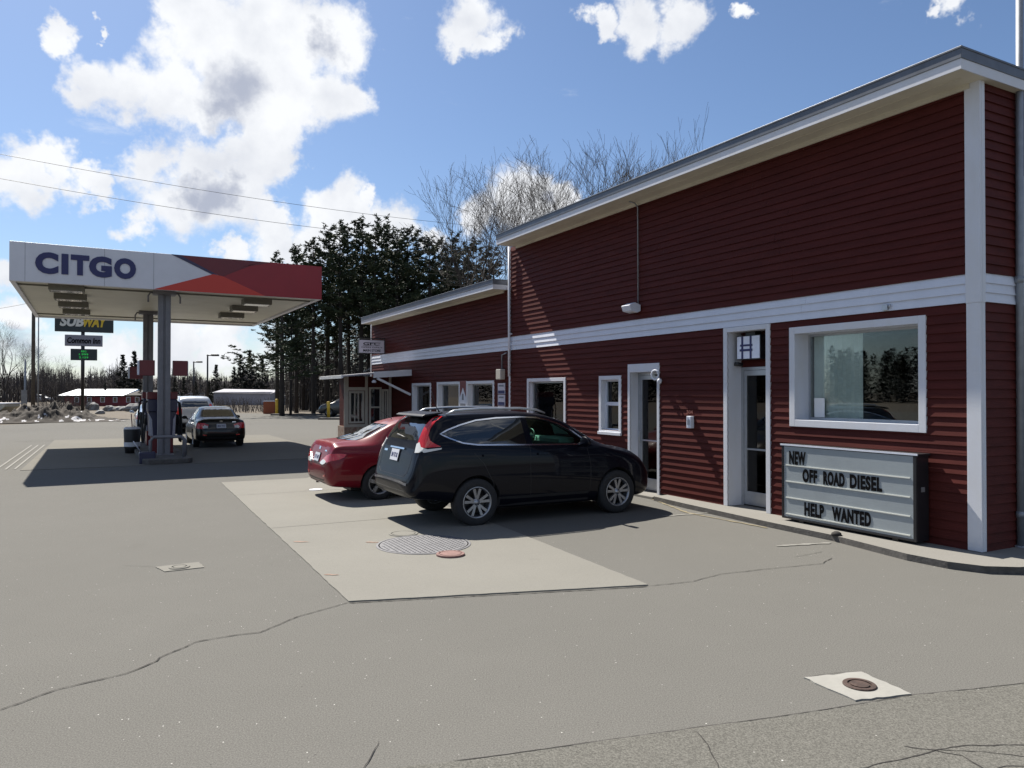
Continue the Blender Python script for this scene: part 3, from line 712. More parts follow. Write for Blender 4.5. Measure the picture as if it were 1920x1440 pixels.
b_ = MB(); b_.box(0.598, 0.602, 0.13, 0.2, 0.72, 0.78); b_.build('maker_plate', M_['alu'], mq)

# box sign in the door recess
hx = wall_thing('box_sign', 'glossy square light box with dark H shaped strips above the right glass door', 'sign', 0, 0, 0)
b_ = MB(); b_.box(3.44, 3.95, -0.27, -0.10, 2.475, 2.865); b_.build('sign_case', M_['black_metal'], hx, bevel=0.006)
b_ = MB(); b_.box(3.455, 3.935, -0.099, -0.094, 2.49, 2.85); b_.build('sign_face', M_['mirror_white'], hx)
b_ = MB(); b_.box(3.80, 3.835, -0.093, -0.085, 2.49, 2.85); b_.box(3.62, 3.655, -0.093, -0.085, 2.49, 2.85); b_.box(3.60, 3.86, -0.092, -0.084, 2.69, 2.72); b_.box(3.60, 3.87, -0.092, -0.084, 2.61, 2.645)
b_.build('strip', M_['navy_ink'], hx)
b_ = MB(); b_.box(3.6, 3.8, -0.3, -0.15, 2.87, 2.93); b_.build('bracket', M_['black_metal'], hx)
cm = wall_thing('door_camera', 'small black camera on the left jamb of the right glass door', 'camera', 0, 0, 0)
b_ = MB(); b_.tube([(4.01, -0.15, 2.41), (3.95, -0.13, 2.40)], 0.02, 8); b_.tube([(3.97, -0.08, 2.41), (3.93, -0.2, 2.40)], 0.035, 10); b_.build('camera_body', M_['black'], cm)
# flood light with conduit
fl = wall_thing('flood_light', 'white wall flood light hung on a thin conduit from the eave', 'flood light', 0, 0, 0)
b_ = MB(); b_.prism([(0.03, 3.62), (0.16, 3.66), (0.30, 3.60), (0.26, 3.50), (0.10, 3.47), (0.03, 3.50)], -6.56, -6.30, Matrix(((0,0,-1,0),(1,0,0,0),(0,1,0,0),(0,0,0,1))))
b_.build('housing', M_['white'], fl, bevel=0.006)
b_ = MB(); b_.prism([(0.12, 3.485), (0.255, 3.515), (0.25, 3.50), (0.12, 3.465)], -6.54, -6.32, Matrix(((0,0,-1,0),(1,0,0,0),(0,1,0,0),(0,0,0,1)))); b_.build('lens', M_['lamp_clear'], fl)
b_ = MB(); b_.tube([(6.36, 0.25, 5.585), (6.36, 0.12, 5.57), (6.36, 0.05, 5.50), (6.36, 0.045, 3.62)], 0.012, 8); b_.build('conduit', M_['galv'], fl)
# cable reel-like ring bracket beside left glass door
rg = wall_thing('ring_bracket', 'small white ring on a black arm beside the left glass door', 'bracket', 0, 0, 0)
b_ = MB(); c = Vector((5.62, 0.24, 2.26)); b_.tube([c + Vector((0.075*math.cos(a), 0.02*math.cos(a), 0.085*math.sin(a))) for a in [2*math.pi*i/20 for i in range(21)]], 0.016, 8, caps=False)
b_.build('ring', M_['white'], rg)
b_ = MB(); b_.tube([(5.735, 0.036, 2.26), (5.66, 0.2, 2.26)], 0.018, 8); b_.build('arm', M_['black'], rg)
b_ = MB(); b_.lathe([(0, -0.05), (0.035, -0.04), (0.045, 0.0), (0.035, 0.04), (0, 0.05)], 14, Matrix.Translation((5.70, 0.07, 2.15))); b_.build('lamp', M_['white'], rg)
# wall box between the doors
ph = wall_thing('wall_box', 'small white metal box on the wall between the two glass doors', 'wall box', 0, 0, 0)
b_ = MB(); b_.box(4.835, 4.945, 0.02, 0.10, 1.32, 1.53); b_.build('case', M_['white'], ph, bevel=0.008)
b_ = MB(); b_.box(4.86, 4.92, 0.10, 0.104, 1.38, 1.47); b_.build('front_plate', M_['alu'], ph)
nm_ = wall_thing('house_number', 'small raised house number 304 above the white wall box', 'house number', 0, 0, 0)
b_ = MB(); put_text(b_, '304', (5.02, 0.024, 1.57), (-1, 0, 0), (0, 0, 1), 0.16, 0.06, 0.006, 0.01); b_.build('digits', mat('faded number', (0.25, 0.09, 0.07), 0.7), nm_, fix=False)
# meter box and vent pipe at the joint of the two blocks
mt = wall_thing('meter_box', 'cream electric meter box beside the white downspout', 'meter box', 0, 0, 0)
b_ = MB(); b_.box(11.86, 12.12, 0.02, 0.17, 2.27, 2.54); b_.build('case', M_['cream'], mt, bevel=0.02)
b_ = MB(); b_.tube([(11.98, 0.06, 2.54), (11.98, 0.06, 2.9), (11.75, 0.05, 2.95)], 0.018, 8); b_.build('conduit', M_['galv'], mt)
ex = wall_thing('wall_socket', 'small grey socket under the white band above the big window', 'socket', 0, 0, 0)
b_ = MB(); b_.box(1.14, 1.22, 0.02, 0.06, 3.02, 3.09); b_.tube([(1.14, 0.04, 3.05), (1.10, 0.05, 3.08)], 0.012, 8); b_.build('case', M_['alu'], ex)
# posters
def poster(name, lab, x0, x1, z0, z1, parts, n=0.022):
    t = wall_thing(name, lab, 'poster', 0, 0, 0)
    m = MB(); m.box(x0, x1, n, n+0.012, z0, z1); m.build('board', parts[0][0] if not isinstance(parts[0][0], str) else M_[parts[0][0]], t)
    for i, (mm, polys) in enumerate(parts[1:]):
        q = MB()
        for pg in polys: q.add([(x, n+0.0135+0.001*i, z) for x, z in pg], [tuple(range(len(pg)))])
        q.build('print', M_[mm], t, fix=False)
    return t
rp = poster('price_banner', 'red banner over a white peaked field between two far windows', 14.235, 14.66, 0.9, 2.27,
       [('white',), ('pump_red', [[(14.235, 2.27), (14.66, 2.27), (14.66, 1.80), (14.45, 2.08), (14.235, 1.80)]]), ('ink_soft', [[(14.27, 1.62), (14.63, 1.62), (14.63, 1.50), (14.27, 1.50)], [(14.40, 1.90), (14.50, 1.90), (14.52, 1.72), (14.38, 1.72)]])])
def bluep(z0, z1, lab):
    poster('navy_poster', lab, 11.86, 12.26, z0, z1, [('sign_white',), ('navy_ink', [[(11.88, z0+0.09), (12.24, z0+0.09), (12.24, z0+0.01), (11.88, z0+0.01)]]), ('ink_soft', [[(11.93, z1-0.05), (12.2, z1-0.05), (12.2, z1-0.09), (11.93, z1-0.09)]])])['group'] = 'posters stacked under the meter box'
bluep(1.90, 2.18, 'white poster with navy foot, topmost of the stack under the meter box')
bluep(1.60, 1.88, 'white poster with navy foot, middle one of the stack under the meter box')
bluep(1.28, 1.58, 'white poster with navy foot, lowest one of the stack under the meter box')

# hanging sign at the far end
hs_ = wall_thing('hanging_sign', 'pale grey shop sign hanging from a bracket at the far end of the store', 'sign', 0, 0, 0)
U = 21.4
b_ = MB(); b_.box(U-0.03, U+0.03, -0.0+0.04, 1.02, 3.36, 3.86); b_.build('panel', M_['sign_white'], hs_, bevel=0.005)
b_ = MB(); b_.box(U-0.04, U+0.04, 0.0, 1.10, 3.90, 3.93); b_.box(U-0.01, U+0.01, 0.25, 0.27, 3.86, 3.90); b_.box(U-0.01, U+0.01, 0.85, 0.87, 3.86, 3.90)
for (a0, a1, c0, c1) in ((0.035, 1.025, 3.355, 3.375), (0.035, 1.025, 3.845, 3.865), (0.035, 0.055, 3.375, 3.845), (1.005, 1.025, 3.375, 3.845)): b_.box(U-0.036, U+0.036, a0, a1, c0, c1)
b_.build('bracket', M_['black_metal'], hs_)
b_ = MB()
put_text(b_, 'GFC', (U-0.031, 0.85, 3.66), (0, -1, 0), (0, 0, 1), 0.62, 0.10, 0.004, 0.02)
b_.box(U-0.036, U-0.031, 0.18, 0.80, 3.745, 3.757); b_.box(U-0.036, U-0.031, 0.30, 0.86, 3.635, 3.646)
put_text(b_, 'OPEN DAILY', (U-0.031, 0.92, 3.56), (0, -1, 0), (0, 0, 1), 0.80, 0.045, 0.003, 0.01)
put_text(b_, 'MAIN STORE', (U-0.031, 0.85, 3.42), (0, -1, 0), (0, 0, 1), 0.66, 0.09, 0.004, 0.02)
b_.build('lettering', M_['ink'], hs_, fix=False)

# galvanised vent pipe at the photo's right edge
vp = thing('vent_pipe', 'tall thin galvanised pipe standing beside the near corner of the store', 'pipe', B(0.02, -0.80, 0.07))
b_ = MB(); b_.tube([(-0.03, -0.10, 0), (-0.02, -0.1, 3.5), (0.02, -0.10, 8.8)], 0.042, 14); b_.build('pipe', M_['galv'], vp)
for (za_, zb_2, r_) in ((0.36, 0.44, 0.05), (3.2, 3.28, 0.05)):
    b_ = MB(); b_.tube([(-0.03, -0.10, za_), (-0.03, -0.10, zb_2)], r_, 14); b_.build('coupling', M_['galv'], vp)
b_ = MB(); b_.tube([(-0.03, -0.1, 0.0), (-0.03, -0.1, 0.03)], 0.08, 14); b_.build('base_flange', M_['galv'], vp)
# ------------------------------------------------------------ fuel canopy
cp = wall_thing('fuel_canopy', 'white and red fuel station canopy on two dark columns', 'canopy', 18.0, 0, 0, dr=R(1.2))
# local frame: x along the store, y towards the lot (offset u=18), z up
CN0, CN1, CU0, CU1, CZ0, CZ1 = 3.22, 11.24, 0.02, 10.9, 4.80, 5.82
m = MB()
th = 0.12
m.box(CU0, CU0+th, CN0, CN1, CZ0, CZ1); m.box(CU1-th, CU1, CN0, CN1, CZ0, CZ1)
m.box(CU0+th, CU1-th, CN0, CN0+th, CZ0, CZ1); m.box(CU0+th, CU1-th, CN1-th, CN1, CZ0, CZ1)
m.build('fascia', M_['fascia_white'], cp, bevel=0.01)
m = MB(); m.box(CU0+th, CU1-th, CN0+th, CN1-th, CZ1-0.25, CZ1-0.2); m.build('deck', M_['soffit_metal'], cp)
m = MB()
k = 24
for i in range(k):
    a = CU0+th+(CU1-CU0-2*th)*i/k; b = CU0+th+(CU1-CU0-2*th)*(i+1)/k
    m.box(a+0.006, b-0.006, CN0+th, CN1-th, CZ0+0.06, CZ0+0.09)
m.box(CU0+th, CU1-th, CN0+th, CN1-th, CZ0+0.09, CZ0+0.12)
m.build('ceiling', M_['soffit_metal'], cp)
for u_ in (0.95, 9.6):
    q_ = MB(); q_.box(u_, u_+0.05, CN0+th, CN1-th, CZ0+0.02, CZ0+0.0595); q_.build('ceiling_rib', M_['lightbox'], cp)
m = MB(); m.box(CU0+th, CU1-th, 7.0, 7.3, CZ0+0.13, CZ0+0.4); m.build('beam', M_['column'], cp)
def fpoly(name, mt, pts, lift):
    q = MB(); q.prism([(y, z) for y, z in pts], -lift, 0.0, Matrix(((0,0,1,CU0),(1,0,0,0),(0,1,0,0),(0,0,0,1)))); return q.build(name, M_[mt], cp)
e = 0.003
fpoly('stripe', 'fascia_red', [(5.02, CZ1-e), (CN0+e, CZ1-e), (CN0+e, CZ0+e), (4.90, CZ0+e), (6.10, 5.30)], 0.008)
fpoly('stripe', 'fascia_dark', [(7.30, CZ1-e), (5.02, CZ1-e), (6.12, 5.28)], 0.011)
fpoly('stripe', 'fascia_navy', [(7.46, CZ1-e), (7.24, CZ1-e), (6.12, 5.27), (6.36, 5.32)], 0.014)
fpoly('stripe', 'fascia_orange', [(7.90, CZ0+e), (6.36, 5.34), (6.10, 5.30), (4.90, CZ0+e)], 0.017)
fpoly('stripe', 'fascia_dark', [(6.10, 5.30), (5.60, 5.60), (4.75, 5.80), (5.02, CZ1-e-.001), (6.14, 5.285)], 0.0125)
# side that faces the store: red, with the white far part
q = MB(); q.box(CU0+e, CU1-2.0, CN0-0.008, CN0-0.001, CZ0+e, CZ1-e); q.build('side_panel', M_['fascia_red'], cp)
q = MB()
for y in (10.9, 9.1, 7.9):
    q = MB(); q.box(CU0-0.0025, CU0-0.0015, y-0.004, y+0.004, CZ0, CZ1); q.build('panel_seam', M_['ink_soft'], cp)
lt = MB()
def cletter(ch, yl, yr, zb, zt, bold=0.06):
    put_text(lt, ch, (CU0-0.001, yl, zb), (0, -1, 0), (0, 0, 1), yl-yr, zt-zb, 0.02, bold)
cletter('C', 10.68, 9.99, 5.03, 5.60); cletter('T', 9.62, 9.05, 5.05, 5.59); lt.box(CU0-0.021, CU0-0.001, 9.69, 9.90, 5.05, 5.59)
cletter('G', 9.06, 8.44-0.10, 5.03, 5.60); cletter('O', 8.27+0.0, 7.56, 5.03, 5.60)
lt.v = [ (v[0], 10.68 - (10.68 - v[1]) * (10.68-8.34)/(10.68-7.56), v[2]) for v in lt.v ]
lt.build('lettering', M_['navy_ink'], cp, fix=False)
def lb(u, n, w=0.95, d=0.42):
    o = thing('canopy_light', '', 'canopy light'); return o
ug = 'light boxes under the fuel canopy'
spots = [(17.5,10.0,'first from the front edge, on the lot side'),(19.7,10.0,'second from the front edge, on the lot side'),(21.9,10.0,'second from the back edge, on the lot side'),(24.4,10.0,'nearest the back edge, on the lot side'),
         (18.3,4.9,'nearest the front edge, on the store side'),(20.5,4.95,'middle one, on the store side'),(23.1,5.0,'nearest the back edge, on the store side')]
for i, (u, n_, lab) in enumerate(spots):
    t = wall_thing('canopy_light', 'flat grey light box under the canopy, ' + lab, 'light', u+1.1, n_, CZ0+0.05, ug)
    q = MB(); q.box(-0.3, 0.3, -0.42, 0.42, -0.16, 0.008); q.build('housing', M_['lightbox'], t, bevel=0.015)
    q = MB(); q.box(-0.24, 0.24, -0.36, 0.36, -0.168, -0.161); q.build('lens', M_['lamp_clear'], t)
# columns
def column(x, y):
    q = MB()
    for dy in (-0.095, 0.095): q.box(x-0.10, x+0.10, y+dy-0.07, y+dy+0.07, 0.14, CZ0+0.05)
    q.box(x-0.05, x+0.05, y-0.04, y+0.04, 0.14, CZ0+0.05)
    c = q.build('column', M_['column'], cp, bevel=0.012)
    q = MB(); q.box(x-0.22, x+0.22, y-0.26, y+0.26, 0.14, 0.17); q.build('base_plate', M_['column'], c)
    q = MB(); q.box(x-0.2, x+0.2, y-0.3, y+0.3, CZ0-0.06, CZ0+0.055)
    for s in (-1, 1): q.tube([(x, y+s*0.24, CZ0-0.02), (x, y+s*0.36, CZ0+0.0), (x, y+s*0.42, CZ0-0.1), (x, y+s*0.42, CZ0-0.28)], 0.025, 8)
    q.build('column_bracket', M_['column'], c)
column(0.75, 7.57); column(7.0, 7.6)
def flag(name_lab, x, y, z0, z1, w, side):
    t = wall_thing('pump_flag', name_lab, 'sign', 18+x, y, 0, 'red number signs on the canopy columns')
    q = MB(); q.box(-0.1, 0.1, -w/2, w/2, z0, z1); q.build('panel', M_['pump_red'], t, bevel=0.01)
    q = MB(); q.box(-0.12, 0.12, (-w/2-0.01 if side < 0 else w/2), (-w/2 if side < 0 else w/2+0.05), z0+0.02, z1-0.02); q.build('frame', M_['white'], t)
flag('red box sign on the left of the near canopy column', 0.72, 7.57+0.45, 2.42, 2.86, 0.40, 1)
flag('red box sign on the right of the near canopy column', 0.72, 7.57-0.42, 2.42, 2.86, 0.40, -1)
flag('red box sign on the far canopy column, behind the near ones', 7.0, 7.6+0.50, 2.42, 2.86, 0.46, 1)
# pump island
il = wall_thing('pump_island', 'raised concrete pump island under the canopy', 'pump island', 18, 7.57, 0, dr=R(1.2))
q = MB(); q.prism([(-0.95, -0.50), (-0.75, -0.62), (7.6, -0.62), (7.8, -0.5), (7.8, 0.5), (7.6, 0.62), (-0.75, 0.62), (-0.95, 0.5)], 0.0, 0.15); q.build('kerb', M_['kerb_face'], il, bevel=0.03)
q = MB()
q.tube([(-0.55, -0.42, 0.1), (-0.55, -0.42, 0.62), (-0.55, -0.34, 0.72), (-0.55, 0.34, 0.72), (-0.55, 0.42, 0.62), (-0.55, 0.42, 0.1)], 0.045, 10)
q.build('guard_rail', M_['column'], il)
q = MB()
q.tube([(0.3, -0.55, 0.15), (0.3, -0.55, 0.55), (0.9, -0.55, 0.62)], 0.035, 8); q.build('guard_rail', M_['column'], il)
def pump(u, lab):
    t = wall_thing('fuel_pump', lab, 'fuel pump', 18+u, 7.58, 0.15, 'fuel pumps on the island', dr=R(1.2)); t.scale = (0.9, 0.86, 0.79)
    q = MB(); q.box(-0.42, 0.42, -0.33, 0.33, 0.0, 0.62); q.build('base_cabinet', M_['pump_red'], t, bevel=0.01)
    # body narrows downwards like the flared white shell
    q = MB(); q.prism([(-0.40, 0.63), (0.40, 0.63), (0.40, 0.75), (0.42, 1.35), (0.42, 1.55), (-0.42, 1.55), (-0.42, 1.35), (-0.40, 0.75)], -0.34, 0.34, Matrix(((0,0,1,0),(1,0,0,0),(0,1,0,0),(0,0,0,1))))
    q.build('body', M_['pump_white'], t, bevel=0.02)
    q = MB(); q.box(-0.46, 0.46, -0.46, 0.46, 1.55, 2.0); q.prism([(-0.46, 1.55), (0.46, 1.55), (0.33, 1.25), (0.30, 0.64), (-0.30, 0.64), (-0.33, 1.25)], -0.36, 0.36, Matrix(((0,0,1,0),(1,0,0,0),(0,1,0,0),(0,0,0,1)))); hd = q.build('head', M_['pump_navy'], t, bevel=0.02)
    q = MB(); q.box(-0.3, 0.3, -0.48, 0.48, 2.0, 2.28); q.build('top_panel', M_['pump_red'], t, bevel=0.02)
    for s in (-1, 1):
        q = MB(); q.box(-0.28, 0.28, s*0.462, s*0.468, 1.62, 1.92); q.build('display', M_['sign_grey'], t)
        for k in range(3):
            x = -0.28+0.28*k
            q = MB(); q.tube([(x, s*0.44, 1.95), (x, s*0.56, 1.85), (x-0.05, s*0.60, 1.3), (x-0.02, s*0.62, 0.6), (x+0.08, s*0.60, 0.38), (x+0.14, s*0.56, 0.6), (x+0.10, s*0.50, 1.1)], 0.022, 8)
            q.build('hose', M_['rubber'], t)
            q = MB(); q.tube([(x+0.10, s*0.50, 1.05), (x+0.10, s*0.52, 1.3), (x+0.06, s*0.50, 1.42)], [0.035, 0.045, 0.02], 8); q.build('nozzle', M_['black'], t)
pump(1.6, 'navy and white fuel pump right behind the near canopy column')
pump(5.2, 'fuel pump farther along the island, seen left of the near one')
wb = wall_thing('squeegee_bin', 'dark waste bin with a pale lid at the left side of the pumps', 'bin', 18+3.6, 8.32, 0.0)
q = MB(); q.lathe([(0, 0.0), (0.20, 0.0), (0.23, 0.25), (0.25, 0.75), (0.22, 0.82), (0.0, 0.84)], 18); q.build('barrel', M_['black'], wb)
q = MB(); q.lathe([(0, 0.845), (0.2, 0.835), (0.245, 0.80), (0.245, 0.77)], 18); q.lathe([(0.236, 0.22), (0.24, 0.36)], 18); q.build('band', M_['white_worn'], wb)
q = MB(); q.tube([(0, 0, 0.84), (0.02, 0.03, 1.25)], 0.015, 8); q.build('squeegee', M_['pump_red'], wb)
bk = wall_thing('water_bucket', 'small dark window washing bucket at the near foot of the island', 'bucket', 17.55, 8.05, 0.0)
q = MB(); q.box(-0.17, 0.17, -0.2, 0.2, 0.0, 0.32); q.build('tub', M_['pump_navy'], bk, bevel=0.03)
q = MB(); q.tube([(0.1, 0.15, 0.3), (-0.1, 0.34, 0.62)], 0.014, 8); q.build('handle', M_['white'], bk)
# ------------------------------------------------------------ cars
def atd(x, d, z=0): return Vector(((x - CX)/F*d, d, z))
def pchip(xs, ys):
    n = len(xs); h = [xs[i+1]-xs[i] for i in range(n-1)]; d = [(ys[i+1]-ys[i])/h[i] for i in range(n-1)]; m = [0]*n
    m[0] = d[0]; m[-1] = d[-1]
    for i in range(1, n-1):
        if d[i-1]*d[i] <= 0: m[i] = 0
        else:
            w1 = 2*h[i]+h[i-1]; w2 = h[i]+2*h[i-1]; m[i] = (w1+w2)/(w1/d[i-1]+w2/d[i])
    def f(x):
        if x <= xs[0]: return ys[0]
        if x >= xs[-1]: return ys[-1]
        i = max(k for k in range(n-1) if xs[k] <= x); t = (x-xs[i])/h[i]; t2 = t*t; t3 = t2*t
        return (2*t3-3*t2+1)*ys[i] + (t3-2*t2+t)*h[i]*m[i] + (-2*t3+3*t2)*ys[i+1] + (t3-t2)*h[i]*m[i+1]
    return f
def body_mesh(keys, cab=(0.5, 3.4)):
    xs = [k[0] for k in keys]; fn = [pchip(xs, [k[j] for k in keys]) for j in range(1, 9)]
    st = [xs[0]]
    for a, b in zip(xs[:-1], xs[1:]):
        k = max(2, int(math.ceil((b-a)/0.07)))
        st += [a + (b-a)*(i+1)/k for i in range(k)]
    vs = []; fs = []; rings = []
    for x in st:
        zb, w, zs, zbelt, wbelt, zr, wr, zt = [f(x) for f in fn]
        zm = zb + (zs-zb)*0.55
        P = [(0, zb), (0.45*w, zb), (0.80*w, zb+0.003), (0.925*w, zb+0.03), (0.975*w, zb+0.10*(zs-zb)/0.6+0.02), (1.0*w, zm), (0.985*w, zs), (wbelt, zbelt),
             (wbelt+(wr-wbelt)*0.42, zbelt+(zr-zbelt)*0.5), (wr+0.012, zr-0.015*(zr-zbelt)), (wr*0.90, zr+(zt-zr)*0.55), (wr*0.62, zr+(zt-zr)*0.86), (wr*0.3, zt-0.004), (0, zt)]
        out = []
        n = len(P)
        for i in range(n-1):
            p0 = P[max(0, i-1)]; p1 = P[i]; p2 = P[i+1]; p3 = P[min(n-1, i+2)]
            if i == 0: p0 = (-P[1][0], P[1][1])
            if i == n-2: p3 = (-P[n-2][0], P[n-2][1])
            for t in ((0, 0.33, 0.66)):
                q = []
                for c in (0, 1):
                    a_, b_, c_, d_ = p0[c], p1[c], p2[c], p3[c]
                    q.append(0.5*((2*b_)+(-a_+c_)*t+(2*a_-5*b_+4*c_-d_)*t*t+(-a_+3*b_-3*c_+d_)*t**3) * 0.75 + (b_+(c_-b_)*t)*0.25 if t else b_)
                out.append((max(0, q[0]), q[1]))
        out.append(P[-1])
        ring = [(x, y, z) for y, z in out] + [(x, -y, z) for y, z in reversed(out[1:-1])]
        rings.append(ring)
    m = len(rings[0])
    for r in rings: vs += r
    for i in range(len(rings)-1):
        for k in range(m):
            k2 = (k+1) % m; fs.append((i*m+k, (i+1)*m+k, (i+1)*m+k2, i*m+k2))
    fs.append(tuple(range(m))); fs.append(tuple((len(rings)-1)*m+k for k in reversed(range(m))))
    return vs, fs
class Car:
    def __init__(s, root, keys, paint):
        s.root = root
        vs, fs = body_mesh(keys)
        bm = bmesh.new(); bv = [bm.verts.new(v) for v in vs]
        for f in fs: bm.faces.new([bv[i] for i in f])
        bmesh.ops.recalc_face_normals(bm, faces=bm.faces)
        s.bvh = BVHTree.FromBMesh(bm)
        s.me = bpy.data.meshes.new('body'); bm.to_mesh(s.me); bm.free()
        s.me.materials.append(paint); s.me.materials.append(M_['cabin'])
        for p in s.me.polygons: p.use_smooth = True
        s.cut = []
    def cutter(s, mb):
        me = bpy.data.meshes.new('c'); me.from_pydata(mb.v, [], mb.f)
        bm = bmesh.new(); bm.from_mesh(me); bmesh.ops.recalc_face_normals(bm, faces=bm.faces); bm.to_mesh(me); bm.free()
        me.materials.append(M_['cabin']); s.cut.append(me)
    def arch(s, x, r, win=0.6, z=None):
        for sg in (-1, 1):
            m = MB(); n = 40; zc = z or r*0.93
            # arch opening, straight down below the axle
            poly = [(x + r*math.cos(a), zc + r*math.sin(a)) for a in [math.pi*i/n for i in range(n+1)]] + [(x-r*0.99, -0.2), (x+r*0.99, -0.2)]
            m.prism([(p[0], p[1]) for p in poly], *( (win, 1.2) if sg > 0 else (-1.2, -win)), Matrix(((1,0,0,0),(0,0,1,0),(0,1,0,0),(0,0,0,1))))
            s.cutter(m)
    def slot(s, poly, y0=-1.3, y1=1.3):
        m = MB(); m.prism(poly, y0, y1, Matrix(((1,0,0,0),(0,0,1,0),(0,1,0,0),(0,0,0,1)))); s.cutter(m)
    def finish(s):
        ob = bpy.data.objects.new('body', s.me); COL.objects.link(ob); tmp = []
        for c in s.cut:
            co = bpy.data.objects.new('c', c); COL.objects.link(co); tmp.append(co)
            md = ob.modifiers.new('b', 'BOOLEAN'); md.operation = 'DIFFERENCE'; md.object = co; md.solver = 'EXACT'
        bpy.context.view_layer.update()
        dg = bpy.context.evaluated_depsgraph_get()
        me = bpy.data.meshes.new_from_object(ob.evaluated_get(dg))
        ob.modifiers.clear(); ob.data = me
        for t in tmp: bpy.data.objects.remove(t)
        for p in me.polygons: p.use_smooth = True
        try: me.set_sharp_from_angle(angle=R(32))
        except Exception: pass
        ob.parent = s.root; s.body = ob
        return ob
    def _hit(s, o, d):
        h = s.bvh.ray_cast(o, d)
        if h[0] is None:
            h = s.bvh.find_nearest(o + d*4.0)
        n = h[1]
        if n.dot(d) > 0: n = -n
        return h[0], n
    def patch(s, name, m, poly, view='right', eps=0.004, parent=None, cuts=5, ang=0, flat=None):
        d, U, O = s._view(view, ang)
        bm = bmesh.new(); vs = [bm.verts.new((p[0], p[1], 0)) for p in poly]; bm.faces.new(vs)
        bmesh.ops.triangulate(bm, faces=bm.faces)
        for _ in range(cuts):
            es = [e for e in bm.edges if e.calc_length() > 0.09]
            if not es: break
            bmesh.ops.subdivide_edges(bm, edges=es, cuts=1); bmesh.ops.triangulate(bm, faces=bm.faces)
        bnd = [e for e in bm.edges if e.is_boundary]
        for v in bm.verts:
            o = O + U*v.co.x + Vector((0, 0, 1))*v.co.y - d*4
            P, n = s._hit(o, d); v.co = P + n*eps
        ret = bmesh.ops.extrude_edge_only(bm, edges=bnd)
        for v in [g for g in ret['geom'] if isinstance(g, bmesh.types.BMVert)]:
            v.co = v.co + d*max(0.012, eps*2)
        bmesh.ops.recalc_face_normals(bm, faces=bm.faces)
        fr = [f for f in bm.faces]; tot = sum((f.normal.dot(d)*f.calc_area() for f in fr))
        if tot > 0: bmesh.ops.reverse_faces(bm, faces=fr)
        me = bpy.data.meshes.new(name); bm.to_mesh(me); bm.free(); me.materials.append(m)
        for p in me.polygons: p.use_smooth = True
        try: me.set_sharp_from_angle(angle=R(35))
        except Exception: pass
        ob = bpy.data.objects.new(name, me); COL.objects.link(ob); ob.parent = parent or s.root
        return ob
    def _view(s, view, ang=0):
        if view == 'right': a = R(90)
        elif view == 'left': a = R(-90)
        elif view == 'rear': a = 0
        elif view == 'front': a = R(180)
        elif view == 'top': return Vector((0, 0, -1)), Vector((1, 0, 0)), Vector((0, 0, 0))
        else: a = R(ang)
        d = Vector((math.cos(a), math.sin(a), 0)); U = Vector((0, 0, 1)).cross(d) * -1
        # U: for 'right' (+y look) -> +x ; for 'rear' (+x look) -> -y
        return d, U, Vector((0, 0, 0))
    def strip(s, name, m, pts, w, view='right', eps=0.004, parent=None, ang=0, closed=False):
        d, U, O = s._view(view, ang)
        pts = [Vector((p[0], p[1])) for p in pts]
        if closed: pts.append(pts[0])
        Q = []
        for a, b in zip(pts[:-1], pts[1:]):
            k = max(1, int((b-a).length/0.05))
            for i in range(k): Q.append(a+(b-a)*i/k)
        Q.append(pts[-1]); mb = MB(); n = len(Q)
        for i, p in enumerate(Q):
            t = (Q[min(i+1, n-1)]-Q[max(i-1, 0)]).normalized(); nn = Vector((-t.y, t.x))
            row = []
            for o_ in (-w/2, w/2):
                q = p + nn*o_; P, nr = s._hit(O + U*q.x + Vector((0,0,1))*q.y - d*4, d); row.append((P - nr*0.004, P + nr*eps))
            mb.v += [tuple(row[0][0]), tuple(row[0][1]), tuple(row[1][1]), tuple(row[1][0])]
        for i in range(n-1):
            for k in range(3):
                mb.f.append((4*i+k, 4*i+k+1, 4*i+k+5, 4*i+k+4)); mb.m.append(0); mb.sm.append(False)
        return mb.build(name, m, parent or s.root)
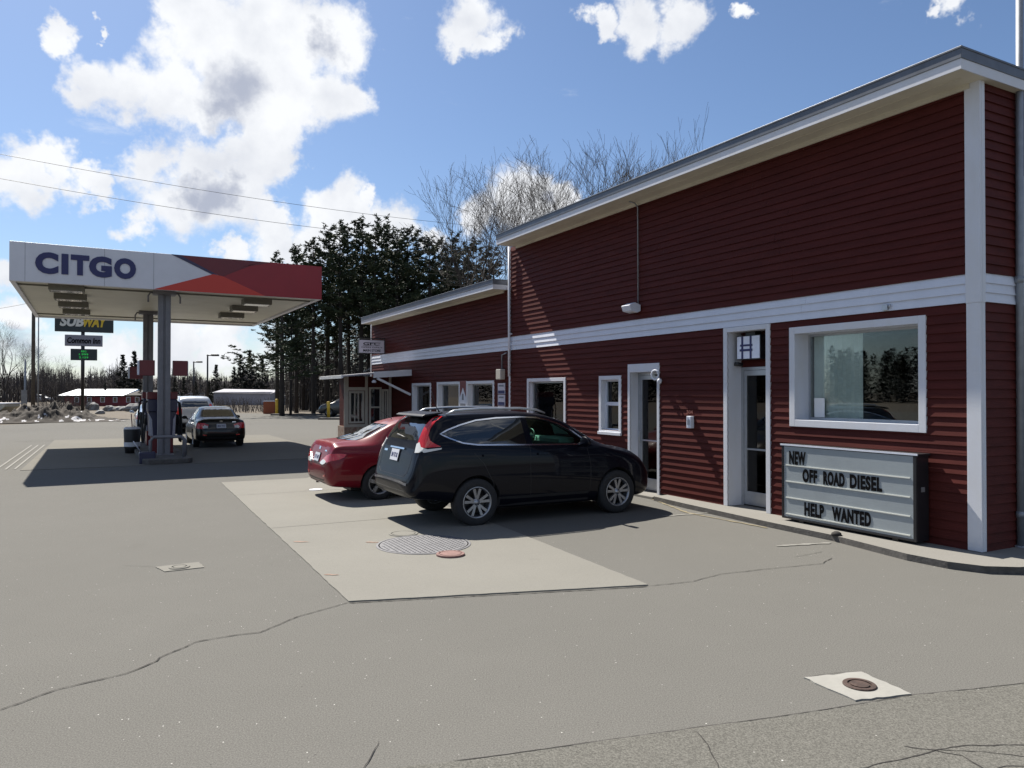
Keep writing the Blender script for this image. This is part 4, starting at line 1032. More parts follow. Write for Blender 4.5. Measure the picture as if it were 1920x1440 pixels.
def wheel(root, x, y, r, w, rr, side, spokes=5, rimm='rim', style=0):
    """side +1 left, -1 right ; wheel = tyre + rim"""
    t = bpy.data.objects.new('wheel', None); COL.objects.link(t); t.parent = root; t.location = (x, y, r)
    Mx = Matrix.Rotation(R(90) * (-1 if side > 0 else 1), 4, 'X')     # local z -> outward
    q = MB(); q.lathe([(rr, -w/2), (r-0.05, -w/2-0.004), (r-0.012, -w/2+0.012), (r, -w/2+0.035), (r, w/2-0.035), (r-0.012, w/2-0.012), (r-0.05, w/2+0.004), (rr, w/2), (rr-0.01, w/2-0.01), (rr-0.01, -w/2+0.01)], 48, Mx, closed=True)
    q.build('tyre', M_['tyre'], t)
    q = MB(); q.lathe([(rr-0.002, w/2-0.002), (rr-0.012, w/2+0.002), (rr-0.022, w/2-0.006), (rr-0.034, w/2-0.03), (rr-0.04, -w/2+0.02), (rr-0.002, -w/2+0.02)], 48, Mx)
    zf = w/2-0.022
    q.lathe([(0, zf+0.012), (0.03, zf+0.012), (0.036, zf+0.004), (0.062, zf), (0.066, zf-0.03)], 24, Mx)
    for k in range(spokes):
        for sub in ((-1, 1) if style else (0,)):
            a = 2*math.pi*k/spokes + math.pi/2
            wd0, wd1 = (0.017, 0.021) if style else (0.028, 0.034)
            aa = a + sub*0.11; ab = a + sub*0.24
            p0 = Vector((0.045*math.cos(aa), 0.045*math.sin(aa))); p1 = Vector(((rr-0.03)*math.cos(ab), (rr-0.03)*math.sin(ab)))
            dd = (p1-p0).normalized(); nn = Vector((-dd.y, dd.x))
            pl = [p0-nn*wd0, p1-nn*wd1, p1+nn*wd1, p0+nn*wd0]
            vs = [(p[0], p[1], zz) for zz in (zf-0.03, zf+0.002) for p in pl]
            vs[5] = (vs[5][0], vs[5][1], zf+0.012); vs[6] = (vs[6][0], vs[6][1], zf+0.012)
            q.add(vs, [(3,2,1,0),(4,5,6,7),(0,1,5,4),(1,2,6,5),(2,3,7,6),(3,0,4,7)], 0, False, Mx)
    rm = q.build('rim', M_[rimm], t)
    q = MB(); q.disc(rr-0.04, -0.01, 32, Mx); q.build('brake_disc', M_['black_metal'], rm, fix=False)
    return t
def rear_plate(car, x, y, z, text, rot=0.0, w=0.31, h=0.155, hitz=None):
    P, n = car._hit(Vector((-4, y, z)), Vector((1, 0, 0)))
    X = Vector((0, 0, 1)).cross(n); X = X.normalized() if X.length > .01 else Vector((0,-1,0))
    X = Vector((0, -1, 0)) if X.dot(Vector((0,-1,0))) < 0 and False else X
    if X.y > 0: X = -X
    Y = n.cross(X); Y = Y if Y.z > 0 else -Y
    c = P + n*0.014
    q = MB(); Mx = Matrix((( X.x, Y.x, n.x, c.x), (X.y, Y.y, n.y, c.y), (X.z, Y.z, n.z, c.z), (0,0,0,1)))
    q.box(-w/2, w/2, -h/2, h/2, -0.004, 0.003, 0, Mx); o = q.build('licence_plate', M_['plate'], car.root, bevel=0.002)
    if text:
        q = MB(); put_text(q, text, c + X*(-w*0.40) + Y*(-0.035) + n*0.0032, X, Y, w*0.8, 0.07, 0.002, 0.02); q.build('plate_number', M_['navy_ink'], o, fix=False)
    q = MB(); q.box(-w/2-0.01, w/2+0.01, -h/2-0.01, h/2+0.01, -0.02, -0.0045, 0, Mx); q.build('plate_frame', M_['black'], o)
    return o

SUV = [(0.00,.50,.70,.56,.62,.69,.655,.60,.672),(0.025,.46,.79,.58,.68,.77,.725,.70,.745),(0.07,.44,.850,.62,.80,.82,.85,.76,.875),(0.12,.43,.875,.72,.97,.845,1.03,.74,1.06),
 (0.19,.42,.888,.85,1.10,.85,1.19,.71,1.23),(0.28,.41,.895,.92,1.15,.855,1.36,.68,1.40),(0.38,.40,.90,.95,1.165,.858,1.48,.655,1.525),(0.50,.38,.904,.96,1.165,.86,1.55,.64,1.60),(0.70,.33,.907,.97,1.16,.865,1.585,.63,1.635),
 (1.2,.24,.91,.97,1.15,.865,1.60,.62,1.655),(1.9,.21,.91,.97,1.13,.86,1.59,.62,1.66),(2.35,.21,.91,.96,1.11,.86,1.555,.625,1.62),(2.75,.21,.91,.95,1.10,.86,1.45,.635,1.525),
 (3.10,.21,.91,.94,1.085,.86,1.28,.655,1.345),(3.40,.21,.905,.92,1.06,.85,1.13,.69,1.17),(3.62,.22,.90,.90,1.02,.83,1.07,.67,1.10),(3.95,.23,.89,.85,.95,.80,1.01,.62,1.045),
 (4.20,.24,.86,.77,.87,.76,.935,.59,.97),(4.33,.26,.81,.68,.78,.71,.84,.54,.87),(4.42,.29,.74,.58,.67,.65,.72,.50,.745),(4.48,.35,.62,.48,.54,.55,.58,.42,.60)]
SEDAN = [(0.00,.40,.56,.53,.60,.54,.63,.46,.645),(0.025,.34,.68,.56,.66,.65,.70,.56,.715),(0.07,.29,.77,.62,.79,.72,.84,.60,.86),(0.11,.27,.80,.67,.88,.745,.945,.60,.965),(0.16,.26,.815,.71,.925,.755,1.0,.60,1.022),
 (0.35,.24,.835,.76,.945,.765,1.01,.58,1.04),(0.60,.22,.845,.79,.945,.775,1.03,.57,1.06),(0.78,.21,.848,.79,.94,.78,1.075,.56,1.11),(1.05,.2,.85,.79,.935,.785,1.19,.55,1.235),(1.35,.19,.85,.79,.93,.785,1.305,.535,1.36),
 (1.70,.19,.85,.79,.92,.785,1.365,.53,1.425),(2.1,.19,.85,.78,.91,.785,1.375,.53,1.44),(2.5,.19,.85,.78,.90,.785,1.32,.54,1.39),(2.9,.19,.85,.77,.89,.78,1.15,.57,1.22),
 (3.25,.19,.848,.75,.87,.775,.965,.62,1.01),(3.55,.2,.845,.73,.83,.75,.91,.60,.945),(3.9,.21,.83,.68,.77,.72,.84,.57,.87),(4.15,.22,.79,.62,.70,.68,.76,.54,.785),(4.29,.24,.72,.54,.61,.61,.66,.49,.68),(4.37,.29,.55,.44,.49,.49,.53,.38,.545)]
def keysx(keys, sx, sy=1, sz=1):
    return [(k[0]*sx, k[1]*sz, k[2]*sy, k[3]*sz, k[4]*sz, k[5]*sy, k[6]*sz, k[7]*sy, k[8]*sz) for k in keys]
PARK = math.atan2(-N_.y, -N_.x)                      # nose towards the store
# ---- the dark crossover
sx = 0.965
hx_ = Vector((math.cos(PARK), math.sin(PARK), 0)); hl = Vector((-hx_.y, hx_.x, 0))
RA = 1.06*sx
wc = Vector((-0.52, 10.95, 0))                       # foot of the right rear wheel
org = wc + hl*0.80 - hx_*(RA+0.03)
suv = thing('parked_crossover', 'dark navy crossover with tall red tail lamps parked nose to the store', 'car', org, PARK)
c = Car(suv, keysx(SUV, sx, 0.985), M_['navy_paint'])
FA = RA + 2.60*sx
c.arch(RA, 0.385, 0.58, 0.355); c.arch(FA, 0.385, 0.58, 0.355)
front = [(a*sx, b) for a, b in [(2.05,1.165),(2.95,1.135),(3.02,1.15),(3.03,1.19),(2.86,1.31),(2.62,1.43),(2.42,1.495),(2.22,1.53),(2.04,1.54)]]
rear_ = [(a*sx, b) for a, b in [(.66,1.30),(.86,1.225),(1.10,1.188),(1.94,1.160),(1.93,1.545),(1.5,1.537),(1.15,1.508),(.88,1.45),(.66,1.385),(.54,1.345)]]
c.slot(front)
c.slot([(2.30,1.175),(3.26,1.175),(3.08,1.33),(2.70,1.56),(2.42,1.545)], -0.56, 0.56)
body = c.finish()
def offset_poly(p, k):
    cx = sum(a for a, b in p)/len(p); cy = sum(b for a, b in p)/len(p)
    return [(cx+(a-cx)*(1+k), cy+(b-cy)*(1+k)) for a, b in p]
for v_ in ('right', 'left'):
    fr = front if v_ == 'right' else [(-x, z) for x, z in front]
    rr_ = rear_ if v_ == 'right' else [(-x, z) for x, z in rear_]
    sgn = 1 if v_ == 'right' else -1
    c.patch('side_window', M_['clear_glass'], offset_poly(fr, 0.01), v_, -0.006)
    c.patch('side_window', M_['car_glass'], rr_, v_, 0.003)
    loop = [(3.02,1.125),(2.6,1.137),(2.0,1.150),(1.10,1.176),(.85,1.210),(.64,1.285),(.51,1.345),(.64,1.40),(.86,1.465),(1.14,1.527),(1.5,1.557),(1.95,1.565),(2.24,1.55),(2.44,1.513),(2.64,1.45),(2.88,1.33),(3.06,1.20)]
    c.strip('window_trim', M_['chrome'], [(sgn*x*sx, z) for x, z in loop], 0.020, v_, 0.006)
    for xs_ in ([(1.995,1.16),(1.985,.8),(1.99,.36)], [(3.06,1.1),(3.12,.8),(3.1,.38)], [(1.02,1.06),(1.18,.9),(1.34,.6),(1.33,.42)]):
        c.strip('door_gap', M_['black'], [(sgn*x*sx, z) for x, z in xs_], 0.007, v_, 0.0015)
    c.strip('side_cladding', M_['black'], [(sgn*x*sx, z) for x, z in ((1.42,.33),(3.08,.33))], 0.14, v_, 0.006)
    c.strip('door_handle', M_['navy_paint'], [(sgn*1.16*sx,1.02),(sgn*1.36*sx,1.02)], 0.03, v_, 0.03); c.strip('door_handle', M_['navy_paint'], [(sgn*2.12*sx,1.01),(sgn*2.32*sx,1.01)], 0.03, v_, 0.03)
# rear glass, lamps, trim
c.patch('rear_window', M_['car_glass'], [(-.64,1.25),(.64,1.25),(.64,1.33),(.62,1.47),(.58,1.572),(-.58,1.572),(-.62,1.47),(-.64,1.33)], 'rear', 0.004)
c.patch('windscreen', M_['clear_glass'], [(-.70,1.165),(.70,1.165),(.62,1.47),(.57,1.57),(-.57,1.57),(-.62,1.47)], 'front', 0.003)
q = MB(); q.prism([(2.62,1.12),(3.15,1.12),(3.2,1.185),(2.72,1.215),(2.64,1.19)], -0.54, 0.54, Matrix(((1,0,0,0),(0,0,1,0),(0,1,0,0),(0,0,0,1)))); q.build('dashboard', mat('grey dash', (.16,.2,.18), .5), suv, bevel=.01)
for sg in (1, -1):
    # seen along a diagonal from behind right: U grows towards the front on the right side
    lampA = [(.61,1.08),(.75,1.06),(.93,1.075),(.86,1.12),(.79,1.18),(.75,1.27),(.752,1.38),(.79,1.50),(.85,1.585),(.79,1.60),(.725,1.555),(.665,1.44),(.635,1.30),(.62,1.18)]
    c.patch('tail_lamp', M_['lamp_red'], [(sg*a, 1.60-(1.60-b)*.82) for a, b in lampA], 'diag', 0.010, ang=45*sg)
    lampB = [(.595,.97),(.595,1.12),(.645,1.15),(.69,1.07),(.78,1.04),(.935,1.055),(.935,1.03),(.76,.985)]
    c.patch('reversing_lamp', M_['lamp_clear'], [(sg*a, 1.60-(1.60-b)*.82) for a, b in lampB], 'diag', 0.012, ang=45*sg)
c.strip('tailgate_trim', M_['chrome'], [(-.30,1.115),(.30,1.115)], 0.022, 'rear', 0.018)
c.strip('badge', M_['chrome'], [(-.42,1.06),(-.56,1.06)], 0.03, 'rear', 0.005)
c.strip('tailgate_gap', M_['black'], [(-.66,1.2),(-.62,.80),(-.50,.735),(.50,.735),(.62,.80),(.66,1.2)], 0.008, 'rear', 0.002)
c.strip('rear_cladding', M_['black'], [(-.62,.50),(0,.49),(.62,.50)], 0.08, 'rear', 0.006)
c.strip('bumper_lip', mat('worn dark trim', (.10,.10,.11), .35, coat=.5), [(-.70,.64),(-.4,.655),(0,.66),(.4,.655),(.70,.64)], 0.03, 'rear', 0.010)
q = MB(); q.tube([(0.20, 0.20, 1.30), (0.19, 0.0, 1.29), (0.185, -0.20, 1.27)], [0.02,0.014,0.008], 8); q.build('rear_wiper', M_['black'], suv)
rear_plate(c, 0, 0.03, 1.01, '304 TK 82', w=.33, h=.17)
q = MB()
q.prism([(0.29, 1.598), (0.34, 1.625), (0.62, 1.655), (0.62, 1.635), (0.42, 1.60), (0.30, 1.586)], -0.56, 0.56, Matrix(((1,0,0,0),(0,0,1,0),(0,1,0,0),(0,0,0,1))))
q.build('spoiler', M_['navy_paint'], suv, bevel=0.012)
for s in (-1, 1):
    q = MB(); q.tube([(0.66, s*0.585, 1.62), (0.80, s*0.585, 1.675), (1.2, s*0.58, 1.698), (1.9, s*0.575, 1.698), (2.2, s*0.575, 1.67), (2.35, s*0.575, 1.62)], [0.014,.019,.02,.02,.018,.012], 8); q.build('roof_rail', M_['alu'], suv)
    q = MB(); q.tube([(2.92*sx, s*0.86, 1.13), (2.92*sx, s*0.98, 1.14)], 0.03, 8); q.lathe([(0, -0.055), (0.07, -0.05), (0.105, -0.01), (0.105, 0.03), (0.095, 0.035), (0, 0.035)], 20, Matrix.Translation((2.92*sx, s*1.03, 1.18)) @ Matrix.Rotation(R(-90), 4, 'Y') @ Matrix.Diagonal((0.75, 1.1, 1, 1)))
    q.build('side_mirror', M_['navy_paint'], suv)
    wheel(suv, RA, s*0.785, 0.345, 0.225, 0.232, s, 5, style=1); wheel(suv, FA, s*0.785, 0.345, 0.225, 0.232, s, 5, style=1)
q = MB(); q.tube([(0.80, 0.0, 1.635), (0.76, 0, 1.70), (0.66, 0, 2.00)], [0.016, 0.006, 0.004], 6); q.build('antenna', M_['black'], suv)
# seats and wheel seen through the front windows
q = MB()
for s in (-1, 1):
    q.lathe([(0, 0.0), (0.10, 0.01), (0.13, 0.05), (0.12, 0.13), (0.06, 0.17), (0, 0.175)], 14, Matrix.Translation((2.12, s*0.37, 1.27)) @ Matrix.Diagonal((0.5, 1, 1, 1)))
    q.box(2.03, 2.14, s*0.37-0.22, s*0.37+0.22, 1.10, 1.26)
q.build('front_seats', M_['cabin'], suv, bevel=0.02)
q = MB(); q.tube([(2.60+0.05*math.cos(a), 0.37+0.17*math.sin(a), 1.17+0.15*math.cos(a)) for a in [2*math.pi*i/24 for i in range(25)]], 0.014, 8, caps=False); q.build('steering_wheel', M_['black'], suv)
q = MB(); q.box(1.25, 4.0, -0.55, 0.55, 0.19, 0.26); q.tube([(RA, -0.7, .34), (RA, .7, .34)], .04); q.tube([(FA, -0.7, .34), (FA, .7, .34)], .04); q.build('underbody', M_['black'], suv)

# ---- sedans
def sedan(root, paint, detail=True, plate='', sc=(1, 1, 1), style='a'):
    c = Car(root, keysx(SEDAN, *sc), paint); sx = sc[0]
    ra, fa = 0.93*sx, 3.50*sx
    c.arch(ra, 0.345, 0.55, 0.315); c.arch(fa, 0.345, 0.55, 0.315); c.finish()
    r1 = [(-.52,1.075),(.52,1.075),(.50,1.20),(.455,1.31),(.40,1.345),(-.40,1.345),(-.455,1.31),(-.50,1.20)]
    c.patch('rear_window', M_['car_glass'], r1, 'rear', 0.004)
    c.patch('windscreen', M_['car_glass'], [(-.62,1.02),(.62,1.02),(.52,1.28),(.46,1.34),(-.46,1.34),(-.52,1.28)], 'front', 0.004)
    for v_, sg in (('right', 1), ('left', -1)):
        c.patch('side_window', M_['car_glass'], [(sg*x*sx, z) for x, z in [(1.12,.975),(2.0,.955),(3.05,.945),(2.85,1.08),(2.55,1.22),(2.25,1.30),(1.9,1.315),(1.55,1.29),(1.3,1.20)]], v_, 0.004)
        c.strip('pillar', M_['black'], [(sg*2.02*sx,.95),(sg*2.0*sx,1.315)], 0.07, v_, 0.007)
        for xs_ in ([(2.02,.93),(2.02,.7),(2.0,.33)], [(3.12,.9),(3.14,.7),(3.1,.34)], [(1.12,.94),(1.2,.8),(1.32,.5),(1.3,.34)]):
            c.strip('door_gap', M_['black'], [(sg*x*sx, z) for x, z in xs_], 0.007, v_, 0.0015)
        c.strip('door_handle', paint, [(sg*1.24*sx,.83),(sg*1.42*sx,.83)], 0.03, v_, 0.025); c.strip('door_handle', paint, [(sg*2.15*sx,.82),(sg*2.33*sx,.82)], 0.03, v_, 0.025)
        if style == 'a':
            tl = [(.22,.70),(.33,.765),(.44,.83),(.56,.86),(.70,.865),(.80,.85),(.78,.80),(.70,.76),(.58,.735),(.46,.70),(.33,.665),(.25,.665)]
            rv = [(.22,.665),(.235,.70),(.32,.745),(.40,.74),(.45,.71),(.40,.675),(.33,.655)]
        else:
            tl = [(.33,.72),(.34,.82),(.46,.875),(.60,.885),(.74,.87),(.76,.80),(.70,.72),(.56,.68),(.42,.68)]
            rv = [(.33,.70),(.34,.77),(.42,.80),(.46,.74),(.42,.69)]
        c.patch('tail_lamp', M_['lamp_red'], [(sg*a, b) for a, b in tl], 'diag', 0.010, ang=45*sg)
        c.patch('reversing_lamp', M_['lamp_clear'], [(sg*a, b) for a, b in rv], 'diag', 0.013, ang=45*sg)
        q = MB(); q.tube([(2.92*sx, -sg*0.82, .93), (2.92*sx, -sg*0.90, .97)], 0.025, 8); q.lathe([(0, -0.05), (0.06, -0.045), (0.095, -0.01), (0.09, 0.03), (0, 0.03)], 18, Matrix.Translation((2.9*sx, -sg*0.945, 1.0)) @ Matrix.Rotation(R(-90), 4, 'Y') @ Matrix.Diagonal((0.7, 1.0, 1, 1))); q.build('side_mirror', paint, root)
    c.strip('boot_gap', M_['black'], [(-.60,1.0),(-.56,.80),(-.50,.66),(.50,.66),(.56,.80),(.60,1.0)], 0.008, 'rear', 0.002)
    c.strip('bumper_reflector', M_['lamp_red'], [(-.60,.47),(-.48,.455)], 0.035, 'rear', 0.005); c.strip('bumper_reflector', M_['lamp_red'], [(.60,.47),(.48,.455)], 0.035, 'rear', 0.005)
    c.strip('bumper_valance', M_['black'], [(-.5,.36),(0,.35),(.5,.36)], 0.07, 'rear', 0.004)
    c.strip('badge', M_['chrome'], [(-.05,.93),(.05,.93)], 0.05, 'rear', 0.006)
    c.strip('badge', M_['chrome'], [(.36,.90),(.48,.90)], 0.025, 'rear', 0.004)
    rear_plate(c, 0, 0, .765, plate)
    for s in (-1, 1):
        wheel(root, ra, s*0.735, 0.312, 0.20, 0.205, s, 5 if style == 'a' else 7); wheel(root, fa, s*0.735, 0.312, 0.20, 0.205, s, 5 if style == 'a' else 7)
    q = MB(); q.box(0.5, 3.9, -0.5, 0.5, 0.17, 0.24); q.tube([(ra, -.65, .31), (ra, .65, .31)], .035); q.tube([(0.12, 0.42, .27), (0.7, 0.42, .26)], .03); q.build('underbody', M_['black'], root)
    return c
ho = Vector((-3.60, 13.72, 0))
red = thing('parked_sedan', 'dark red sedan parked just beyond the navy crossover', 'car', ho, PARK + R(1.0))
sedan(red, M_['red_paint'], plate='27 K 480', style='a', sc=(1, 1, 1.03))
q = MB(); q.tube([(1.50, 0, 1.405), (1.44, 0, 1.45), (1.22, 0, 1.60)], [0.012, 0.005, 0.003], 6); q.build('antenna', M_['black'], red)
bs = thing('black_sedan', 'black sedan at the pump with its filler on the left, seen from behind', 'car', B(22.55, 5.53), WROT)
sedan(bs, M_['black_paint'], plate='804 WD', style='b', sc=(1, 1.0, 0.99))

def simple_suv(root, paint, sc=(1, 1, 1), rails=False):
    c = Car(root, keysx(SUV, *sc), paint); s = sc[0]; ra, fa = 1.02*s, 3.60*s
    c.arch(ra, .385, .58, .355); c.arch(fa, .385, .58, .355); c.finish()
    c.patch('rear_window', M_['car_glass'], [(-.62,1.17),(.62,1.17),(.60,1.36),(.54,1.51),(-.54,1.51),(-.60,1.36)], 'rear', .004)
    c.patch('windscreen', M_['car_glass'], [(-.70,1.14),(.70,1.14),(.62,1.45),(.55,1.53),(-.55,1.53),(-.62,1.45)], 'front', .004)
    for v_, sg in (('right', 1), ('left', -1)):
        c.patch('side_window', M_['car_glass'], [(sg*x*s, z) for x, z in [(.62,1.24),(1.95,1.17),(3.0,1.14),(2.6,1.43),(2.2,1.53),(1.5,1.535),(.86,1.42)]], v_, .004)
        c.patch('tail_lamp', M_['lamp_red'], [(sg*a, b) for a, b in [(.46,.85),(.70,.87),(.64,1.1),(.7,1.38),(.62,1.38),(.5,1.1)]], 'diag', .01, ang=45*sg)
    for q_ in (-1, 1):
        wheel(root, ra, q_*.785, .345, .225, .22, q_); wheel(root, fa, q_*.785, .345, .225, .22, q_)
    rear_plate(c, 0, 0, .86, '')
    q = MB(); q.box(.5, 4.0, -.55, .55, .2, .27); q.build('underbody', M_['black'], root)
    return c
sv = thing('silver_van', 'silver sport utility car ahead of the black sedan at the pump', 'car', atd(367, 35.5), WROT)
simple_suv(sv, M_['silver_paint'], (1.02, 1.0, 1.06))
wv = thing('white_utility_car', 'white utility car half hidden behind the near canopy column', 'car', atd(326, 38.5), WROT)
simple_suv(wv, M_['white_paint'], (1.0, 1.0, 1.05))
ds = thing('dark_utility_car', 'dark grey utility car by the right yellow bollard at the far edge of the lot', 'car', B(53.8, -6.4) + Vector((3.6, 0.5, 0)), WROT + R(62))
simple_suv(ds, M_['brown_paint'], (1.0, 1.0, 1.0))
bl = thing('blue_sedan', 'pale blue sedan mostly hidden behind the fuel pumps on the left', 'car', atd(293, 34.5), WROT)
sedan(bl, mat('pale blue car paint', (0.25, 0.32, 0.42), .3, coat=1.0), style='b')
fw = thing('white_sedan', 'tiny white sedan far away behind the dirt mound at the left', 'car', Vector((-97, 150, 0.0)), R(10))
sedan(fw, M_['white_paint'], style='b')
# ------------------------------------------------------------ street things
def atd(x, d, z=0): return Vector(((x - CX)/F*d, d, z))
def zat(y, d): return H + (HY - y)/F*d
# roadside sign
sgn = wall_thing('roadside_sign', 'tall roadside pole with three sign panels reading SUBWAY, a hotel name and green prices', 'sign', 62, 10.8, 0)
q = MB(); q.tube([(0, 0, -0.05), (0, 0, 8.2)], 0.13, 14); q.build('pole', M_['black_metal'], sgn)
def panel(z0, z1, n0, n1, m, nm='panel'):
    q = MB(); q.box(-0.16, 0.16, n0-10.8, n1-10.8, z0, z1); return q.build(nm, M_[m], sgn, bevel=0.02)
p = panel(6.62, 8.05, 8.70, 12.68, 'sign_dark')
q = MB(); q.box(-0.175, -0.161, 8.7-10.8, 8.78-10.8, 6.62, 8.05)
put_text(q, 'SUB', (-0.165, 12.35-10.8, 7.02), (0,-1,0), (0,0,1), 1.62, 0.80, 0.02, 0.05, shear=0.25); q.v = q.v[8:]; q.f = [tuple(i-8 for i in f) for f in q.f[6:]]; q.m = q.m[6:]; q.sm = q.sm[6:]
q.build('lettering', M_['cream_ink'], p, fix=False)
q = MB(); put_text(q, 'WAY', (-0.165, 10.80-10.8, 7.02), (0,-1,0), (0,0,1), 1.66, 0.80, 0.02, 0.05, shear=0.25); q.build('lettering', M_['yellow_ink'], p, fix=False)
p = panel(5.52, 6.38, 9.45, 12.01, 'sign_grey')
q = MB(); put_text(q, 'Common Inn', (-0.165, 11.85-10.8, 5.72), (0,-1,0), (0,0,1), 2.25, 0.46, 0.02, 0.03, shear=0.15); q.build('lettering', M_['ink'], p, fix=False)
p = panel(4.42, 5.30, 9.82, 11.62, 'sign_dark')
q = MB()
for i, t_ in enumerate(('REG', '1.999', '2.159')): put_text(q, t_, (-0.165, 11.05-10.8 if i else 10.9-10.8, 5.04-0.235*i), (0,-1,0), (0,0,1), 0.62 if i else 0.34, 0.14, 0.01, 0.0)
q.build('digits', M_['led'], p, fix=False)
def pole(name, lab, x, d, r, ztop, m, cat='pole', cross=False, group=None, lean=0):
    t = thing(name, lab, cat, atd(x, d), 0, group)
    q = MB(); q.tube([(0, 0, -0.1), (lean, 0, ztop)], [r, r*0.75], 10); q.build('shaft', M_[m], t)
    if cross: q = MB(); q.box(-0.06, 0.06, -1.2, 1.2, ztop-0.6, ztop-0.48); q.lathe([(0,0),(0.18,0),(0.2,0.7),(0,0.75)], 12, Matrix.Translation((0.3,0,ztop-2.2))); q.build('crossarm', M_[m], t)
    return t
pole('utility_pole', 'thick dark wooden utility pole left of the roadside sign', 62, 58, 0.15, 11.2, 'wood_pole', cross=True)
pole('thin_pole', 'thin grey pole just right of the thick utility pole', 71.5, 57, 0.05, 9.0, 'galv')
sp_ = pole('sign_post', 'short grey post with a small plate left of the utility pole', 47, 60, 0.09, 4.6, 'galv')
q = MB(); q.box(-0.24, 0.24, -0.12, -0.10, 0.95, 2.1); q.build('plate', M_['stone'], sp_)
def lamp(x, d, yt, xl, lab):
    t = thing('street_lamp', lab, 'street lamp', atd(x, d), 0, 'tall lot lamps beyond the pumps'); h = zat(yt, d)
    q = MB(); q.tube([(0,0,0),(0,0,h-0.05)], [0.11,0.09], 8); q.build('pole', M_['black_metal'], t)
    w = (xl-x)/F*d
    q = MB(); q.box(-0.1, w*0.45, -0.06, 0.06, h-0.2, h-0.08); q.box(w*0.4, w, -0.3, 0.3, h-0.22, h-0.02); q.build('lamp_head', M_['black_metal'], t, bevel=0.02)
lamp(389, 84, 664, 409, 'dark street lamp with a right pointing head, the taller nearer one beyond the pumps')
lamp(363, 100, 677, 378, 'dark street lamp with a right pointing head, the lower farther one beyond the pumps')
# overhead wires
def wire(a, b, sag, lab, r=0.022):
    q = MB(); P = [a.lerp(b, t/30) - Vector((0,0,sag*4*(t/30)*(1-t/30))) for t in range(31)]; q.tube(P, r, 5)
    o = q.build('overhead_wire', M_['black'], None); tag(o, lab, 'wire', 'overhead wires')
wire(atd(-300, 44, zat(228, 44)), atd(905, 72, zat(424, 72)), 0.7, 'upper overhead wire crossing the sky at the left', 0.016)
wire(atd(-300, 44, zat(276, 44)), atd(905, 70, zat(456, 70)), 0.8, 'lower overhead wire crossing the sky at the left', 0.016)
wire(atd(-200, 52, zat(592, 52)), atd(62, 58, zat(566, 58)), 0.3, 'short overhead wire ending at the utility pole', 0.014)
# bollards and far kerbs
def bollard(x, y, h, lab):
    P = G(x, y); t = thing('bollard', lab, 'bollard', P, 0, 'yellow bollards at the far edge of the lot')
    q = MB(); r = 0.12; q.lathe([(0,-0.05),(r,-0.05),(r,h-0.06),(r*0.8,h-0.015),(0,h)], 16); q.build('post', M_['yellow'], t)
bollard(519, 777, 1.35, 'yellow bollard in front of the tall lone pine, the farther one')
bollard(616, 784, 1.25, 'yellow bollard in front of the dark grey utility car, the nearer one')
q = MB()
for a, b in (((507,779),(600,779)), ((596,787),(652,787))):
    A, Bp = G(*a), G(*b); d = (Bp-A).normalized(); nn = Vector((-d.y, d.x, 0))*0.9
    q.prism([tuple(A[:2]), tuple(Bp[:2]), tuple((Bp+nn)[:2]), tuple((A+nn)[:2])], -0.05, 0.13)
tag(q.build('far_kerb', M_['kerb_face'], None, bevel=0.03), kind='structure')
db = thing('dumpster_board', 'rust orange panel with a pale top edge beside the left yellow bollard', 'panel', G(510, 776), 0)
q = MB(); q.box(-0.75, 0.75, -0.06, 0.06, 0.0, 1.1); q.build('board', M_['orange_board'], db)
q = MB(); q.box(-0.8, 1.1, -0.08, 0.08, 1.1, 1.18); q.build('top_rail', M_['white'], db)
# dirt mound with snow
def mound(name, pts, zf, m, seed, lab=None, cat=None, kind=None):
    pass
rnd = random.Random(7)
from mathutils import noise as mn
def mound_obj():
    a, b = G(-120, 797), G(238, 790); nx, ny = 340, 64; vs = []; fs = []
    d = (b-a); dn = Vector((-d.y, d.x, 0)).normalized()
    dn = dn if dn.y > 0 else -dn
    for j in range(ny+1):
        for i in range(nx+1):
            s = i/nx; t = j/ny; p = a + d*s + dn*(t*7.0)
            e = min(1, t*3.2)*min(1, (1-t)*2.2)*min(1, (1-s)*3.4)
            h = e*(0.75 + 0.75*mn.fractal(p*0.35, 1.0, 2.0, 4)) + 0.42*e*mn.fractal(p*1.7+Vector((9,2,1)), 0.8, 2.1, 5)
            hump = math.exp(-((s-0.60)/0.22)**2); h *= 0.45+0.9*hump
            vs.append((p.x, p.y, max(-0.04, h+0.02)))
    for j in range(ny):
        for i in range(nx): k = j*(nx+1)+i; fs.append((k, k+1, k+nx+2, k+nx+1))
    # snow lies low at the front of the heap, dirt above
    q = MB(); q.v = vs
    for f in fs:
        c = sum((Vector(vs[i]) for i in f), Vector())/4
        j = fs.index(f) if False else 0
        q.f.append(f); q.sm.append(True)
        row = f[0]//(nx+1); col_ = f[0] % (nx+1)
        sn = mn.fractal(c*1.8, 0.8, 2.0, 4) + (0.34 if row < 9 else -0.25) - c.z*0.15
        q.m.append(1 if sn > 0.52 and row > 0 else 0)
    o = q.build('dirt_mound', [M_['dirt'], M_['snow']], None)
    tag(o, 'ploughed heap of brown dirt with dirty snow at its foot by the left lot edge', 'dirt heap')
mound_obj()
tb = thing('trailer_bed', 'low cream trailer bed with a slanted end at the left photo edge', 'trailer', atd(-6, 62, 0.0), R(2))
q = MB(); q.prism([(-3.2, 0.15), (0.55, 0.15), (1.3, 0.75), (1.3, 0.95), (-3.2, 0.95)], -1.0, 1.0, Matrix(((1,0,0,0),(0,0,1,0),(0,1,0,0),(0,0,0,1)))); q.build('bed', mat('cream paint', (0.42,0.41,0.34), .6, var=.1), tb, bevel=0.03)
